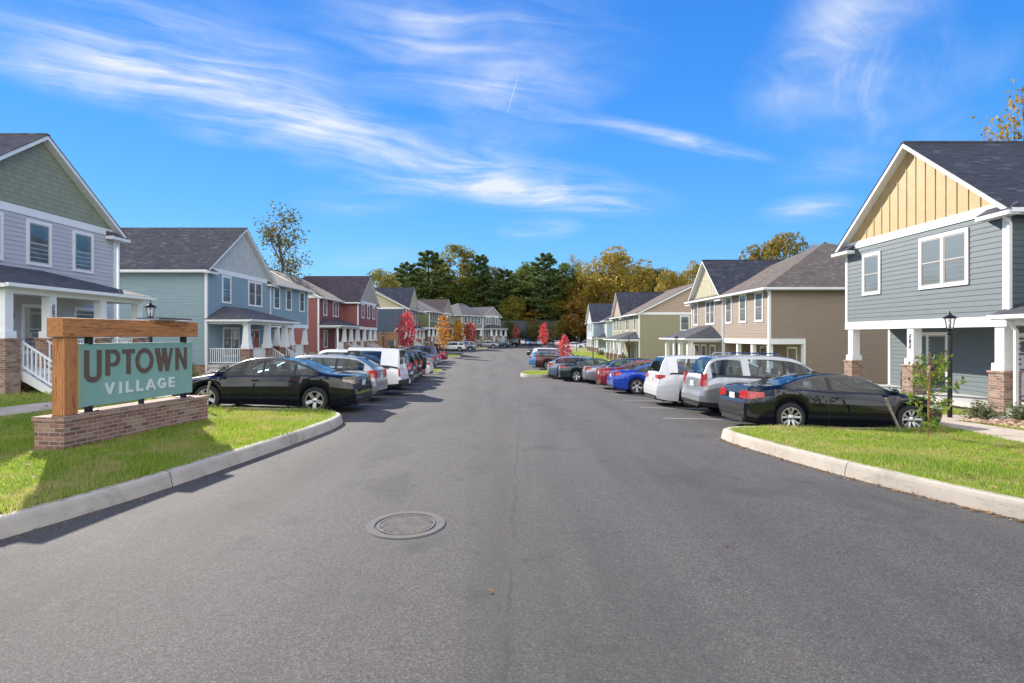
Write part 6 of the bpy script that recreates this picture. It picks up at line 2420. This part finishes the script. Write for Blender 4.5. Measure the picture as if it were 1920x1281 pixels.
# grass blades
def grass(name, region, poly, density, h, w, seed, mats, keep=None):
    r = np.random.default_rng(seed)
    x0, x1, y0, y1 = region
    n = int((x1 - x0) * (y1 - y0) * density)
    p = np.stack([r.uniform(x0, x1, n), r.uniform(y0, y1, n)], 1)
    p = p[inside(p, poly)]
    if keep is not None: p = p[keep(p, r)]
    # only the part the lens can reach, plus a margin for a step to the side
    p = p[np.abs(p[:, 0]) < p[:, 1] * 1.35 + 1.5]
    n = len(p)
    z = terrain(p[:, 0], p[:, 1]) + .182
    cl = .65 + .7 * np.clip(np.sin(p[:, 0] * 2.1 + 1.3 * np.sin(p[:, 1] * 1.7)) * .5 + .5, 0, 1)
    hh = h * r.uniform(.45, 1.25, n) * cl
    a = r.uniform(0, 2 * PI, n); ln = r.uniform(.15, .75, n)
    d = np.stack([np.cos(a), np.sin(a)], 1)
    e = r.uniform(0, 2 * PI, n); ed = np.stack([np.cos(e), np.sin(e)], 1) * (w * r.uniform(.6, 1.3, n))[:, None] / 2
    b0 = np.column_stack([p - ed, z]); b1 = np.column_stack([p + ed, z])
    mid = p + d * (hh * ln * .45)[:, None]
    m0 = np.column_stack([mid - ed * .7, z + hh * .6]); m1 = np.column_stack([mid + ed * .7, z + hh * .6])
    tip = np.column_stack([p + d * (hh * ln * 1.1)[:, None], z + hh])
    v = np.stack([b0, b1, m1, m0, tip], 1).reshape(-1, 3)
    i = np.arange(n)[:, None] * 5
    f = np.concatenate([i + np.array([[0, 1, 2]]), i + np.array([[0, 2, 3]]), i + np.array([[3, 2, 4]])])
    o = np_mesh(name, v, f, mats)
    o['kind'] = 'stuff'
    return o
def m_grass():
    t = NT('grass_blades')
    g = t.n('ShaderNodeNewGeometry')
    cc = t.ramp(g.outputs['Random Per Island'], [(0, (.12, .22, .02)), (.25, (.22, .36, .028)), (.5, (.32, .44, .036)), (.7, (.43, .48, .06)), (.85, (.25, .38, .03)), (1, (.50, .43, .16))])
    v = t.uv('Object')
    dry = t.noise(v, 1.1, 5, .65, .5)
    cc = t.mix(cc, (.55, .45, .18), t.ramp(dry, [(.48, (0, 0, 0)), (.64, (.78, .78, .78))]))
    deep = t.noise(v, .55, 3)
    cc = t.mix(cc, (.12, .27, .025), t.ramp(deep, [(.56, (0, 0, 0)), (.70, (.5, .5, .5))]))
    t.col(cc)
    t.set(Roughness=.5)
    tl = t.n('ShaderNodeBsdfTranslucent')
    t.l(cc, tl.inputs[0])
    mx = t.n('ShaderNodeMixShader')
    mx.inputs[0].default_value = .55
    t.l(t.b.outputs[0], mx.inputs[1]); t.l(tl.outputs[0], mx.inputs[2]); t.l(mx.outputs[0], t.out.inputs[0])
    return t.m
GRASS = m_grass()
def clear_of(boxes):
    def k(p, r):
        ok = np.ones(len(p), bool)
        for q, w in boxes:
            for a, b in zip(q[:-1], q[1:]):
                a, b = np.array(a), np.array(b); d = b - a
                t = np.clip(((p - a) @ d) / (d @ d), 0, 1)
                ok &= np.linalg.norm(p - (a + t[:, None] * d), axis=1) > w
        return ok
    return k
sd = Vector((math.sin(R(9)), math.cos(R(9))))
SIGNLINE = [(SX, SY), (SX + sd.x * 3.45, SY + sd.y * 3.45)]
paths = [(LWALK, .68), (RWALK, .68), (SIGNLINE, .27), ([(-11.4, 17.5), (-14.2, 17.5)], .62), ([(10.7, 14.35), (13.6, 14.35)], .66), ([(10.6, 20.6), (13.7, 20.6)], .66)]
ck = clear_of(paths)
def near_keep(p, r): return ck(p, r) & (r.uniform(size=len(p)) < np.clip(1.25 - (p[:, 1] - 6) * .085, .38, 1))
grass('grass', (-15.2, -3.9, 4.2, 14.2), LPOLY, 2500, .068, .009, 31, GRASS, near_keep)
grass('grass', (4.4, 15, 4.6, 15.2), RPOLY, 2500, .062, .009, 32, GRASS, lambda p, r: near_keep(p, r) & ~((p[:, 0] > 11.6) & (p[:, 1] > 10.7)) & (p[:, 0] < 14.0))
grass('grass', (-17, -9, 14.2, 42), LPOLY, 260, .10, .016, 33, GRASS, lambda p, r: ck(p, r) & (p[:, 0] > -15.5))
grass('grass', (-9.3, -4.9, 36.4, 41), LPOLY, 600, .10, .016, 34, GRASS)
grass('grass', (-12.2, -6.3, 66, 71), LPOLY, 300, .12, .025, 35, GRASS)
grass('grass', (.5, 14, 12, 60), RPOLY, 240, .10, .018, 36, GRASS, lambda p, r: ck(p, r) & ((p[:, 0] < 13.4)))
grass('grass', (7, 13.6, 60, 92), RPOLY, 60, .13, .035, 37, GRASS, ck)

# fallen leaves
def litter(name, n, fn, seed, size=.055):
    r = np.random.default_rng(seed)
    p = fn(r, n)
    c = np.column_stack([p, np.zeros(len(p))])
    v, f = leaf_quads(c, size, r, 2.2, .6)
    base = np.repeat(terrain(p[:, 0], p[:, 1]), 4)
    zmin = v[:, 2].reshape(-1, 4).min(1)
    v[:, 2] += base + .006 - np.repeat(zmin, 4)
    v[:, 2] += np.where(inside(v[:, :2], LPOLY) | inside(v[:, :2], RPOLY), .205, 0)
    o = np_mesh(name, v, f, m_leaf(name + '_tone', [(.22, .10, .04), (.34, .16, .06), (.42, .26, .12), (.16, .08, .04)], .1, .8))
    o['kind'] = 'stuff'
rk = chaikin(RIGHT_EDGE, 2); rk = rk[(rk[:, 1] > 4.5) & (rk[:, 1] < 11.2) & (rk[:, 0] < 7)]
def by_kerb(r, n):
    i = r.integers(0, len(rk) - 1, n)
    q = rk[i] + (rk[i + 1] - rk[i]) * r.uniform(0, 1, (n, 1))
    return q + np.column_stack([-np.abs(r.normal(size=n)) * .06 - .02, r.normal(size=n) * .05])
litter('fallen_leaves', 460, by_kerb, 41, .045)
lk = chaikin(LEFT_EDGE, 2); lk = lk[(lk[:, 1] > 4.2) & (lk[:, 1] < 13.2) & (lk[:, 0] > -7)]
def by_left_kerb(r, n):
    i = r.integers(0, len(lk) - 1, n)
    q = lk[i] + (lk[i + 1] - lk[i]) * r.uniform(0, 1, (n, 1))
    return q + np.column_stack([np.abs(r.normal(size=n)) * .05 + .02, r.normal(size=n) * .05])
litter('fallen_leaves', 150, by_left_kerb, 44, .03)
litter('fallen_leaves', 16, lambda r, n: np.stack([r.uniform(-5, 6, n), r.uniform(3.6, 14, n)], 1), 42, .05)
litter('fallen_leaves', 240, lambda r, n: np.concatenate([np.stack([r.uniform(-12, -5, n // 2), r.uniform(5, 13.2, n // 2)], 1), np.stack([r.uniform(5.8, 9, n // 2), r.uniform(6.5, 11.5, n // 2)], 1)]), 43, .08)
# ------------------------------------------------------------------ timber wall, screen, bins, porch things
TIMBER = m_woodz('dark_timber_lagging', (0.045, 0.062, 0.072))
tw = thing('timber_wall', 'tall dark timber retaining wall closing the end of the street', 'timber wall', (-3.5, 150.6, tz(0, 150)))
m = MB()
x, i = 0.0, 0
rw = random.Random(4)
while x < 32:
    wd = .30
    m.box(x, x + wd - .015, 0, .08 + rw.uniform(0, .03), -.6, 6.1 + rw.uniform(-.12, .12))
    x += wd; i += 1
m.build('boards', TIMBER, tw)
pm = MB(); pm.box(-.12, .12, -.22, -.002, -.6, 6.35)
pr = pm.build('post', TIMBER, tw)
for k in range(1, 13):
    c = copy_tree(pr, tw); c.location = (k * 2.6, 0, 0)
fz = tz(-18, 76)
sc_w = thing('wooden_screen', 'tan wooden screen with a framed lattice opening between red and navy houses', 'wooden screen', (at(708, 76), 76, fz))
TAN = m_woodz('tan_fence_wood', (.36, .22, .12))
m = MB()
for k in range(20):
    x = k * .148
    if 1.35 < x < 2.55: m.box(x, x + .135, 0, .03, 2.05, 3.2)
    else: m.box(x, x + .135, 0, .03, -.2, 3.2)
m.box(0, 2.9, -.06, -.002, 2.95, 3.06); m.box(0, 1.35, -.06, -.002, .5, .6)
m.build('boards', TAN, sc_w)
m = MB(); m.box(1.33, 1.45, -.07, .0, -.2, 2.1); m.box(2.55, 2.67, -.07, .0, -.2, 2.1); m.box(1.451, 2.549, -.07, .0, 1.98, 2.1); m.box(1.451, 2.549, -.07, 0, .05, .15)
for k in range(9): m.box(1.46, 2.54, -.02, -.008, .2 + k * .2, .235 + k * .2)
m.build('lattice_frame', TAN, sc_w)
BIN = m_plain('dark_bin_plastic', (.022, .026, .03), .6)
b0 = thing('wheeled_bin', 'dark wheeled bin beside the lantern post, left of a pair', 'bin', group='wheeled rubbish bins by the olive house stairs')
m = MB(); m.frustum(0, 0, .06, 1.0, .24, .26, .30, .34); m.build('bin_body', BIN, b0)
m = MB(); m.box(-.32, .32, -.37, .36, 1.002, 1.06); m.tube((-.25, .38, 1.0), (.25, .38, 1.0), .02, .02, 6); m.build('lid', BIN, b0)
for s in (-.24, .24):
    m = MB(); m.tube((s - .03, .25, .12), (s + .03, .25, .12), .12, .12, 12); m.build('wheel', RUBBER, b0)
b1 = copy_tree(b0); b1['label'] = 'dark wheeled bin, right of a pair, nearer the olive house stairs'
for o, px in ((b0, 818), (b1, 826)):
    X = at(px, 90.0); o.location = (X, 90.0, tz(X, 90) + .16)

# pumpkin on the near porch
pk = thing('pumpkin', 'round orange pumpkin on the porch behind the white stair railing', 'pumpkin', (-16.0, 18.25, 1.0))
m = MB()
for k in range(10):
    a = 2 * PI * k / 10
    prof = [(.001 if t in (0, PI) else .12 * math.sin(t), .165 - .165 * math.cos(t)) for t in np.linspace(0, PI, 9)]
    m.lathe(prof, 10, c=(.11 * math.cos(a), .11 * math.sin(a), 0))
m.build('rind', m_plain('pumpkin_orange', (.62, .15, .02), .5), pk, True)
m = MB(); m.tube((0, 0, .28), (.03, .02, .40), .028, .018, 6); m.build('stem', BARK, pk)

# bicycle on the slate blue porch
bk = thing('bicycle', 'dark bicycle standing on the slate blue house porch', 'bicycle', (at(524, 36.4), 36.4, .39), R(78))
m = MB()
def ring(m, c, r, t, n=22):
    pts = [Vector((c[0] + r * math.cos(2 * PI * i / n), c[1], c[2] + r * math.sin(2 * PI * i / n))) for i in range(n + 1)]
    m.path(pts, t, 5)
for x in (-.52, .52):
    w = MB(); ring(w, (x, 0, .34), .32, .022)
    for k in range(8): w.tube((x, 0, .34), (x + .31 * math.cos(k * PI / 4), 0, .34 + .31 * math.sin(k * PI / 4)), .004, .004, 3)
    w.build('wheel', RUBBER, bk)
for a, b in (((-.52, 0, .34), (-.1, 0, .32)), ((-.1, 0, .32), (-.22, 0, .80)), ((-.52, 0, .34), (-.2, 0, .72)), ((-.1, 0, .32), (.36, 0, .70)), ((-.2, 0, .74), (.34, 0, .80)), ((.52, 0, .34), (.33, 0, .92))):
    m.tube(a, b, .018, .018, 6)
m.build('frame', m_plain('bike_frame', (.02, .02, .03), .3), bk)
m = MB(); m.tube((.30, -.28, .98), (.30, .28, .98), .014, .014, 6); m.tube((.33, 0, .92), (.30, 0, .98), .016, .016, 6); m.build('handlebar', BLACKMETAL, bk)
m = MB(); m.frustum(-.24, 0, .82, .87, .13, .05, .12, .08); m.build('saddle', TRIM, bk)

# porch chairs
def chair(label, x, y, z, rot, mat, w=.55):
    t = thing('porch_chair', label, 'chair', (x, y, z), rot)
    m = MB(); m.box(-.25, .25, -w / 2, w / 2, .40, .45); m.build('seat', mat, t)
    m = MB(); m.extrude([(-.25, -w / 2, .46), (-.21, -w / 2, .46), (-.33, -w / 2, .98), (-.37, -w / 2, .98)], (0, w, 0)); m.build('backrest', mat, t)
    for a in (-.22, .22):
        for b in (-w / 2 + .03, w / 2 - .03):
            q = MB(); q.tube((a, b, 0), (a, b, .40), .02, .02, 6); q.build('leg', BLACKMETAL, t)
    for b in (-w / 2, w / 2):
        q = MB(); q.box(-.28, .22, b - .025, b + .025, .62, .65); q.tube((.2, b, .42), (.2, b, .62), .018, .018, 6); q.build('armrest', mat, t)
    return t
chair('brown porch chair between the far and middle piers of the blue grey house', 15.3, 20.3, 0.0, PI, m_plain('brown_resin', (.16, .10, .085), .6), .8)
chair('dark porch bench on the moss green house porch', 13.0, 64.5, -.97, PI, TRIM, 1.2)
chair('orange chair beside the dark porch bench', 13.0, 66.3, -.97, PI, m_plain('orange_chair', (.6, .16, .03), .5), .6)
